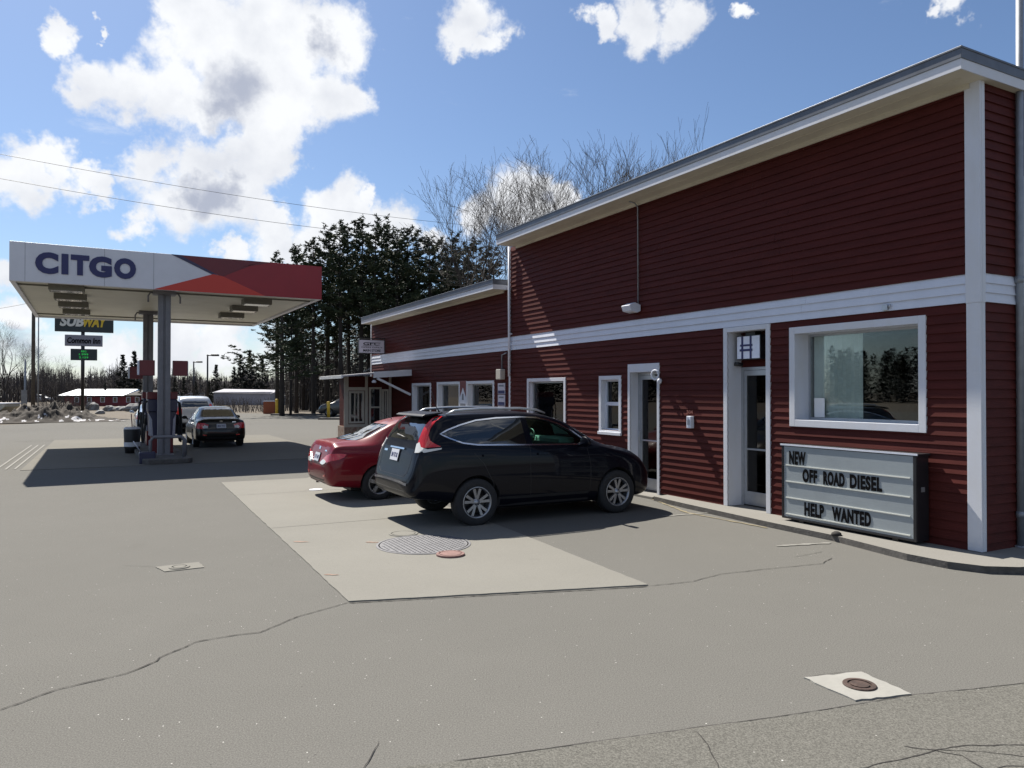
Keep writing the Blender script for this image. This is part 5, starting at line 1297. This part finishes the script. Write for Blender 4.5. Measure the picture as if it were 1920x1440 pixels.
q = MB(); q.box(-3.25, 1.36, -1.05, 1.05, 0.95, 1.05); q.build('rim', M_['white_worn'], tb)
q = MB()
for x in (-2.2, -1.2): q.tube([(x, -0.98, 0.12), (x, -0.8, 0.12)], 0.25, 16)
q.build('wheel', M_['tyre'], tb)
lc = tag(MB().lathe([(0,0.08),(0.07,0.08),(0.06,0.11),(0.03,0.13),(0,0.125)], 9, Matrix.Translation(B(1.5,0.60))).build('leaf_clump', M_['dark'], None), 'small dark clump of wet leaves on the kerb edge before the letter board', 'leaves')
# stones along the verge
for i, (x, y, w, h) in enumerate(((172, 769, 1.3, .8), (205, 771, 1.1, .55), (228, 770, 1.3, .45), (250, 771, 1.6, .75), (188, 776, .8, .35))):
    P = G(x, y); r_ = random.Random(i); q = MB(); M0 = Matrix.Translation(P)
    vs = []; n = 10
    prof = [(0,0),(0.9,0),(1.0,0.35),(0.85,0.75),(0.45,1.0),(0,1.02)]
    for (rr2, zz) in prof:
        for k in range(n):
            a = 2*math.pi*k/n; f_ = 1+0.22*r_.uniform(-1,1)
            vs.append(tuple(P + Vector((math.cos(a)*rr2*w/2*f_, math.sin(a)*rr2*w/2*f_, zz*h*(1+0.1*r_.uniform(-1,1))))))
    q.v = vs
    for j in range(5):
        for k in range(n): q.f.append((j*n+k, j*n+(k+1)%n, (j+1)*n+(k+1)%n, (j+1)*n+k)); q.m.append(0); q.sm.append(False)
    o = q.build('boulder', M_['stone'], None); tag(o, ['large grey boulder at the foot of the roadside sign','flat grey boulder right of the roadside sign','low grey boulder in the middle of the verge','wide grey boulder nearest the fuel pumps','small grey boulder in front of the others'][i], 'boulder', 'boulders on the verge')
# far buildings
fb = thing('far_red_barn', 'long low dark red building with a bright metal roof beyond the roadside sign', 'building', atd(190, 104), R(3))
k = 104/F
q = MB(); q.box(-4.2, 6.3, 0, 9, 0, zat(744,104)); q.box(-5.2, -4.2, 0.5, 9, 0, zat(744,104)); q.build('wall', M_['barn_red'], fb)
q = MB(); z0 = zat(741,104); z1 = zat(731,104); q.add([(-5.7,-0.3,z0),(3.2,-0.3,z0),(3.0,4.5,z1+.12),(-5.5,4.5,z1+.12),(-5.7,-0.3,z0-.08),(3.2,-0.3,z0-.08),(3.2,9,z0),(-5.7,9,z0)], [(0,1,2,3),(4,5,1,0),(3,2,6,7),(1,6,2),(0,3,7)]); q.build('roof', M_['tin_roof'], fb)
q = MB(); q.add([(3.3,-0.3,z0),(6.6,-0.3,z0),(6.6,4.5,z1),(3.3,4.5,z1),(3.3,9,z0),(6.6,9,z0)], [(0,1,2,3),(3,2,5,4)]); q.build('roof', M_['dark'], fb)
for x in (-3.3, -1.6, 0.2, 1.9, 3.7, 4.9, 5.8):
    q = MB(); q.box(x-0.3, x+0.3, -0.05, -0.01, 0.5, 1.25); o = q.build('window', M_['white_worn'], fb); q = MB(); q.box(x-0.22, x+0.22, -0.06, -0.051, 0.56, 1.19); q.build('pane', M_['car_glass'], o)
fg = thing('far_white_shed', 'long low pale building beyond the pumps and lamps', 'building', atd(452, 112), R(-6))
q = MB(); q.box(-4.3, 4.5, 0, 7, 0, zat(735,112)); q.build('wall', M_['far_white'], fg)
q = MB(); q.add([(-4.5,-.2,zat(736,112)),(4.7,-.2,zat(738,112)),(4.7,3.5,zat(731,112)),(-4.5,3.5,zat(729,112)),(4.7,7,zat(738,112)),(-4.5,7,zat(736,112))], [(0,1,2,3),(3,2,4,5)]); q.build('roof', M_['far_white'], fg)
fs2 = thing('far_grey_annex', 'small pale annex left of the long low pale building', 'building', atd(338, 118), 0)
q = MB(); q.box(-1.2, 1.6, 0, 5, 0, zat(739,118)); q.build('wall', M_['far_white'], fs2); q = MB(); q.box(-1.4, 1.8, -.2, 5.2, zat(739,118), zat(737,118)); q.build('roof', M_['roof_metal'], fs2)
hs2 = thing('far_house', 'pale grey gabled house behind the vestibule at the far end of the store', 'house', atd(652, 82), 0)
zz = zat(706, 82)
q = MB(); q.prism([(-0.9, 0), (6, 0), (6, zz-0.85), (2.4, zz+0.73), (-0.9, zz-0.75)], 0, 8, Matrix(((1,0,0,0),(0,0,1,0),(0,1,0,0),(0,0,0,1)))); q.build('wall', mat('pale grey siding', (.3,.33,.38), .8, var=.1), hs2)
q = MB(); q.add([(-1.2,-.3,zz-.85),(2.4,-.3,zz+.75),(2.4,8.3,zz+.75),(-1.2,8.3,zz-.85),(-1.2,-.3,zz-.7),(2.4,-.3,zz+.9),(2.4,8.3,zz+.9),(-1.2,8.3,zz-.7)], [(0,3,2,1),(4,5,6,7),(0,1,5,4),(1,2,6,5),(2,3,7,6),(3,0,4,7)]); q.build('roof', M_['white_worn'], hs2)
for (x, z0, z1) in ((0.05, 1.1, 2.1), (0.05, 2.5, 3.3), (1.6, 1.1, 2.1)):
    q = MB(); q.box(x-.45, x+.45, -.06, -.01, z0-.08, z1+.08); o = q.build('window', M_['white'], hs2); q = MB(); q.box(x-.35, x-.03, -.08, -.061, z0, z1); q.box(x+.03, x+.35, -.08, -.061, z0, z1); q.build('pane', M_['car_glass'], o)

# ------------------------------------------------------------ trees
def grow(mb, p, d, length, r, depth, rnd, spread=0.5, up=0.15, n=4, kids=(2, 3), wander=0.10, minr=0.006, ratio=0.68, tips=None):
    P = [p]; rad = [r]; k = 4; dd = d.normalized()
    for i in range(k):
        dd = (dd + Vector((rnd.uniform(-1,1), rnd.uniform(-1,1), rnd.uniform(-1,1)))*wander + Vector((0,0,up*0.25))).normalized()
        P.append(P[-1] + dd*length/k); rad.append(r*(1-0.42*(i+1)/k))
    mb.tube(P, [max(minr, q) for q in rad], n if r > 0.05 else 3, caps=False)
    if depth == 0:
        return
    m = rnd.randint(*kids)
    for i in range(m):
        t = rnd.uniform(0.35, 1.0) if i else 1.0
        idx = min(k, max(1, int(round(t*k)))); base = P[idx]
        ax = Vector((rnd.uniform(-1,1), rnd.uniform(-1,1), rnd.uniform(-1,1))).cross(dd)
        if ax.length < 1e-3: ax = Vector((1,0,0))
        a = rnd.uniform(0.45, 1.0)*spread*(0.6 if i == 0 else 1.0)
        nd = (Matrix.Rotation(a, 3, ax.normalized()) @ dd + Vector((0,0,up))).normalized()
        grow(mb, base, nd, length*rnd.uniform(ratio*0.85, ratio*1.15), rad[idx]*(0.8 if i == 0 else 0.6), depth-1, rnd, spread, up, n, kids, wander, minr, ratio)
def bare_tree(seed, h, r, depth=6, fork=0.25, lean=(0,0), minr=0.009, spread=0.55):
    rnd = random.Random(seed); mb = MB()
    tr = MB(); hh = h*fork
    tr.tube([(0,0,-0.2), (lean[0]*hh*0.5, lean[1]*hh*.5, hh*0.5), (lean[0]*hh, lean[1]*hh, hh)], [r*1.15, r, r*0.85], 8)
    p = Vector((lean[0]*hh, lean[1]*hh, hh*0.97))
    for i in range(4):
        a = 2*math.pi*i/4 + rnd.uniform(-.4,.4); t = rnd.uniform(0.2, 0.5)
        grow(mb, p - Vector((0,0,rnd.uniform(0, .15*hh))), Vector((math.cos(a)*t+lean[0], math.sin(a)*t+lean[1], 1)), h*0.27, r*0.62, depth-1, rnd, spread, 0.06, 5, (2, 3), 0.13, minr, 0.74)
    return tr, mb
def put_tree(name, lab, cat, loc, parts, rz=0, group=None, scale=1.0):
    t = thing(name, lab, cat, loc, rz, group); t.scale = (scale,)*3
    for nm, me in parts:
        o = bpy.data.objects.new(nm, me); COL.objects.link(o); o.parent = t
    return t
def bare_parts(*a, m='bark', **k):
    tr, mb = bare_tree(*a, **k)
    o1 = tr.build('trunk', M_[m], None, fix=False); o2 = mb.build('crown', M_[m], None, fix=False)
    r_ = [('trunk', o1.data), ('crown', o2.data)]
    bpy.data.objects.remove(o1); bpy.data.objects.remove(o2); return r_
bt = [bare_parts(11, 15, 0.24, depth=7, fork=.22, minr=.0065, spread=.66), bare_parts(23, 15, 0.22, depth=7, fork=.30, minr=.0065, spread=.62, lean=(-.15, 0)), bare_parts(37, 15, 0.2, depth=7, fork=.18, minr=.0065, spread=.52)]
def bt_top(x, ytop, d, var, rz, lab, grp, hh=15.5, name='bare_tree'):
    h = zat(ytop, d); put_tree(name, lab, 'tree', atd(x, d, -0.1), bt[var], rz, grp, h/hh)
GB = 'leafless trees rising behind the store roof'
for i, (x, yt, d, v, lab) in enumerate([(958, 318, 44, 0, 'wide leafless tree whose left boughs overhang the lower roof'), (878, 340, 50, 1, 'leafless tree leaning out left of the upper roof corner'), (1028, 292, 48, 1, 'tallest leafless tree behind the upper roof'),
        (1092, 300, 54, 2, 'narrow leafless tree right of the tallest one'), (1150, 318, 58, 2, 'slim leafless tree, third from the right behind the roof'), (1062, 305, 62, 0, 'leafless tree farther back between the tallest and the narrow one'), (1205, 300, 62, 0, 'leafless tree, second from the right behind the roof'), (1248, 296, 66, 2, 'rightmost leafless tree just clearing the roof')]):
    bt_top(x, yt, d, v, i*1.3+0.4, lab, GB)
for i, (x, yt, d, v, lab) in enumerate([(8, 606, 95, 0, 'broad leafless tree at the left photo edge'), (42, 640, 100, 1, 'leafless tree behind the small plate post'), (96, 668, 110, 2, 'leafless tree between the thin pole and the roadside sign'), (-40, 620, 92, 1, 'leafless tree cut by the left photo edge')]):
    bt_top(x, yt, d, v, i*2.1, lab, 'leafless trees at the left edge')

def pine_parts(seed, h, r0, crown=0.45, width=2.6, nwh=20, dens=1.0, tuft=0.26, droop=0.0, flat=False, nb=(4, 6), shape='round'):
    rnd = random.Random(seed); tr = MB(); lf = MB()
    lx, ly = rnd.uniform(-.02,.02), rnd.uniform(-.02,.02)
    tr.tube([(lx*h*t, ly*h*t, h*t-0.2*(t == 0)) for t in (0, .25, .5, .75, .92, 1.0)], [r0*1.15, r0, r0*.78, r0*.5, r0*.2, 0.02], 8)
    for k in range(nwh):
        t = k/(nwh-1); z = h*(1-crown) + h*crown*t*0.985
        w = width*(0.20+0.80*(1-t)**0.75)*(0.55+0.45*min(1, t*3.5+0.3))*rnd.uniform(.65, 1.25) if shape == 'round' else width*(1-t*0.93)
        for b in range(rnd.randint(*nb)):
            a = rnd.uniform(0, 2*math.pi); l_ = w*rnd.uniform(0.55, 1.15)
            base = Vector((lx*z, ly*z, z+rnd.uniform(-.4,.4))); rise = ((0.40*t+0.06 if not flat else 0.30*t)-droop*(1-t))
            P = [base]; m = 5
            for i in range(m):
                s = (i+1)/m; P.append(base + Vector((math.cos(a)*l_*s, math.sin(a)*l_*s, l_*(rise*s+0.20*s*s))))
            tr.tube(P, [max(0.008, r0*0.16*(1-0.85*i/m)) for i in range(m+1)], 3, caps=False)
            nt = max(3, int(l_*5.0*dens))
            for q in range(nt):
                s = rnd.uniform(0.30, 1.02); i = min(m-1, int(s*m)); c = P[i].lerp(P[i+1], s*m-i)
                sc_ = 0.42 if not flat else 0.22
                side = Vector((-math.sin(a), math.cos(a), 0))*rnd.uniform(-1,1)*l_*0.22*(1.2-0.5*s)
                c = c + side + Vector((0,0,rnd.uniform(-.1,.18)*(.5 if flat else 1)))
                for w_ in range(10):
                    d = Vector((rnd.gauss(0,1), rnd.gauss(0,1), rnd.gauss(0.25,sc_))).normalized(); e = d.cross(Vector((rnd.uniform(-1,1),rnd.uniform(-1,1),rnd.uniform(-1,1)))).normalized()
                    L_ = tuft*rnd.uniform(.5,1.2); b0 = len(lf.v); hw = L_*0.2
                    lf.v += [tuple(c - e*hw), tuple(c + e*hw), tuple(c + d*L_ + e*hw*.4), tuple(c + d*L_ - e*hw*.4)]; lf.f.append((b0, b0+1, b0+2, b0+3)); lf.m.append(0); lf.sm.append(False)
    # a few dead snags below the crown
    for k in range(9):
        z = h*(1-crown)*rnd.uniform(.45, 1); a = rnd.uniform(0, 6.28); l_ = rnd.uniform(.4, 1.3)
        tr.tube([(lx*z, ly*z, z), (lx*z+math.cos(a)*l_, ly*z+math.sin(a)*l_, z+l_*rnd.uniform(-.1,.3))], [0.03, 0.01], 3, caps=False)
    o1 = tr.build('trunk', M_['bark_pine'], None, fix=False); o2 = lf.build('crown', M_['needles'], None, fix=False)
    r_ = [('trunk', o1.data), ('crown', o2.data)]; bpy.data.objects.remove(o1); bpy.data.objects.remove(o2); return r_
pp = [pine_parts(3, 18, .22, .50, 3.2, 18, 1.45, tuft=.28, nb=(4, 6)), pine_parts(5, 18, .20, .48, 2.9, 17, 1.45, tuft=.28, nb=(4, 5)), pine_parts(8, 18, .24, .66, 3.4, 24, 1.25, tuft=.28, nb=(4, 6))]
lone = pine_parts(13, 14, .24, .74, 5.6, 17, 1.0, flat=True, nb=(3, 5), droop=-0.02, shape='cone')
GP = 'tall pines beyond the lower roof'
pines = [(520,478,66,2,'left'),(556,462,70,0,''),(588,452,66,1,''),(612,428,72,2,''),(640,418,66,0,''),(655,440,74,1,''),(676,412,70,0,''),(700,425,66,1,''),(722,412,74,2,''),(742,432,68,0,''),(762,430,72,1,''),(786,438,76,2,''),
         (806,446,70,0,''),(828,452,74,1,''),(850,440,78,2,''),(872,458,72,0,''),(896,452,78,1,''),(920,468,76,2,''),(570,500,80,2,''),(630,470,84,0,''),(690,462,84,2,''),(750,470,86,0,''),(840,480,88,2,''),(545,560,62,1,'')]
ords = ['first','second','third','fourth','fifth','sixth','seventh','eighth','ninth','tenth','eleventh','twelfth','thirteenth','fourteenth','fifteenth','sixteenth','seventeenth','eighteenth']
fr_ = sorted(pines[:18], key=lambda p: p[0])
for i, (x, yt, d, v, _) in enumerate(fr_):
    put_tree('tall_pine', 'dark pine, %s from the left in the row beyond the lower roof' % ords[i], 'tree', atd(x, d, -0.1), pp[v], i*1.7, GP, zat(yt, d)/18.2)
for i, (x, yt, d, v, _) in enumerate(pines[18:]):
    put_tree('tall_pine', ['pine behind the left end of the pine row','pine behind the row, above the hanging sign','pine behind the row, over the low roof end','pine behind the middle of the pine row','pine behind the right part of the pine row','shorter pine in front of the left pines'][i], 'tree', atd(x, d, -0.1), pp[v], i*2.3+1, GP, zat(yt, d)/18.2)
put_tree('lone_pine', 'lone pine with long flat boughs in front of the pine row, beside the canopy corner', 'tree', atd(529, 61, -0.1), lone, 2.2, None, zat(505, 61)/14)

# far conifers, each its own
fir = pine_parts(31, 8, .12, .93, 2.0, 15, 1.1, tuft=.34, shape='cone')
for nm, me in fir:
    if nm == 'crown': me.materials[0] = M_['needles_far']
GF = 'far dark conifers behind the pumps'
fc = [(232,668,135,'pointed far conifer above the red barn, left of the pair'),(252,662,138,'tallest pointed conifer left of the near column'),(196,718,108,'round dark conifer over the bright roof'),(262,722,106,'dark conifer right of the bright roof'),
      (328,710,108,'dark cone shaped conifer right of the columns'),(346,708,112,'dark conifer between the columns and the far lamp'),(368,716,112,'dark conifer at the foot of the farther lamp'),(392,716,110,'dark conifer at the foot of the nearer lamp'),(420,718,118,'low conifer right of the nearer lamp'),
      (404,686,135,'small conifer on the skyline right of the lamps'),(452,668,128,'bushy conifer at the left edge of the pine wood'),(470,660,126,'taller bushy conifer beside the lone pine'),(492,672,124,'bushy conifer just left of the lone pine'),(438,690,124,'low bushy conifer over the pale shed')]
for i, (x, yt, d, lab) in enumerate(fc):
    put_tree('far_conifer', lab, 'tree', atd(x, d, -0.1), fir, i*1.1, GF, zat(yt, d)/8.1)

# distant wood and thickets: nobody could count them
def wood_mesh(seed, n, xr, dr, hfun, tw=9, name='far_woodland', m='twig', rr=0.08, hv=(0.7, 1.1)):
    rnd = random.Random(seed); mb = MB()
    for i in range(n):
        x = rnd.uniform(*xr); d = rnd.uniform(*dr); P = atd(x, d, -0.1); h = hfun(x, d)*rnd.uniform(*hv)
        P2 = P + Vector((rnd.uniform(-.5,.5), 0, h)); a = len(mb.v)
        mb.tube([P, P.lerp(P2, .5), P2], [rr, rr*.6, rr*.15], 3, caps=False)
        for k in range(tw):
            t = rnd.uniform(.22, .96); b = P.lerp(P2, t); l_ = h*rnd.uniform(.14,.34)*(1.15-t); an = rnd.uniform(0, 6.28)
            e = b + Vector((math.cos(an)*l_*.7, math.sin(an)*l_*.3, l_*rnd.uniform(.5,1.1)))
            mb.tube([b, e], [rr*.38, rr*.12], 3, caps=False)
            for s in range(3):
                f_ = b.lerp(e, rnd.uniform(.3,1)); g = f_ + Vector((rnd.uniform(-1,1), rnd.uniform(-.4,.4), rnd.uniform(.3,1)))*l_*.38
                mb.tube([f_, g], [rr*.2, rr*.09], 3, caps=False)
    o = mb.build(name, M_[m], None, fix=False); return o
sky_y = lambda x: 690 + (8 if x > 260 else 0) + 7*math.sin(x*0.05) + 5*math.sin(x*0.13+1)
o = wood_mesh(1, 3400, (-350, 700), (140, 205), lambda x, d: zat(sky_y(x), 150)*1.0, tw=8, rr=.11); tag(o, 'grey brown leafless woodland along the horizon at the left', 'woodland', kind='stuff')
def conif_mass(seed, n, xr, dr, hfun, name):
    rnd = random.Random(seed); lf = MB()
    for i in range(n):
        x = rnd.uniform(*xr); d = rnd.uniform(*dr); P = atd(x, d, 0); h = hfun(x)*rnd.uniform(.75, 1.08); w = h*rnd.uniform(.16,.24)
        for k in range(210):
            t = rnd.random()**.8; a = rnd.uniform(0, 6.28); rr = w*(1-t)*rnd.uniform(.4,1.1); c = P + Vector((math.cos(a)*rr, math.sin(a)*rr, h*(.05+.95*t)))
            dd = Vector((math.cos(a), math.sin(a), rnd.uniform(-.5,.7))).normalized(); e = dd.cross(Vector((0,0,1))).normalized(); s = rnd.uniform(.25,.6)
            b0 = len(lf.v); lf.v += [tuple(c-e*s*.4), tuple(c+e*s*.4), tuple(c+dd*s)]; lf.f.append((b0,b0+1,b0+2)); lf.m.append(0); lf.sm.append(False)
    return lf.build(name, M_['needles_far'], None, fix=False)
hv = MB(); nx = 60; rr_ = random.Random(4); hz = [zat(714, 222) + 1.0*math.sin(i*0.5) + rr_.uniform(-.5,.5) for i in range(nx+1)]
for i in range(nx+1):
    p = atd(-900 + 2400*i/nx, 222); hv.v += [(p.x, p.y-40, -0.05), (p.x, p.y, hz[i]), (p.x, p.y+60, hz[i]*1.02)]
for i in range(nx):
    a = 3*i
    for k in (0, 1): hv.f.append((a+k, a+3+k, a+4+k, a+1+k)); hv.m.append(0); hv.sm.append(True)
tag(hv.build('hills', M_['twig'], None), kind='structure')
o = conif_mass(2, 150, (-350, 700), (150, 215), lambda x: zat(sky_y(x)+10, 150), 'far_conifer_wood'); tag(o, 'dark conifers mixed through the far leafless woodland', 'woodland', kind='stuff')
o = wood_mesh(4, 520, (535, 760), (76, 110), lambda x, d: 8.5, tw=7, name='thicket', m='bark', rr=.07, hv=(.5, 1.1)); tag(o, 'dim leafless thicket under the tall pines', 'thicket', kind='stuff')
o = conif_mass(6, 190, (545, 960), (84, 112), lambda x: 8.5 + 4.5*math.exp(-((x-730)/130)**2), 'young_conifers'); tag(o, 'dark young conifers filling in behind the tall pine trunks', 'thicket', kind='stuff')
# brush at the lot's far edge
o = wood_mesh(9, 260, (395, 520), (71, 80), lambda x, d: 1.5, tw=7, name='brush', m='twig', rr=.02, hv=(.5, 1.1)); tag(o, 'low brown brush in front of the pale shed', 'brush', kind='stuff')
o = wood_mesh(10, 200, (70, 165), (57, 70), lambda x, d: 2.0, tw=7, name='brush', m='twig', rr=.02, hv=(.4, 1.1)); tag(o, 'bare brown brush on the verge behind the dirt heap', 'brush', kind='stuff')
# woods across the road behind the photographer's left, mirrored in the shop window
def side_wood(seed, n, name):
    rnd = random.Random(seed); lf = MB()
    for i in range(n):
        a = rnd.uniform(R(138), R(235)); dist = rnd.uniform(135, 175); P = Vector((math.cos(a)*dist, math.sin(a)*dist, 0)); h = rnd.uniform(6, 11.5); w = h*.3
        for k in range(430):
            t = rnd.random()**.8; b = rnd.uniform(0, 6.28); rr = w*(1-t*.9)*rnd.uniform(.3,1.1); c = P + Vector((math.cos(b)*rr, math.sin(b)*rr, h*t))
            dd = Vector((math.cos(b), math.sin(b), rnd.uniform(-.5,.7))).normalized(); e = dd.cross(Vector((0,0,1))).normalized(); s = rnd.uniform(.35,.8)
            b0 = len(lf.v); lf.v += [tuple(c-e*s*.4), tuple(c+e*s*.4), tuple(c+dd*s)]; lf.f.append((b0,b0+1,b0+2)); lf.m.append(0); lf.sm.append(False)
    return lf.build(name, M_['needles_far'], None, fix=False)
o = side_wood(5, 620, 'roadside_wood'); tag(o, 'dark wood across the road to the left, mirrored in the shop windows', 'woodland', kind='stuff')
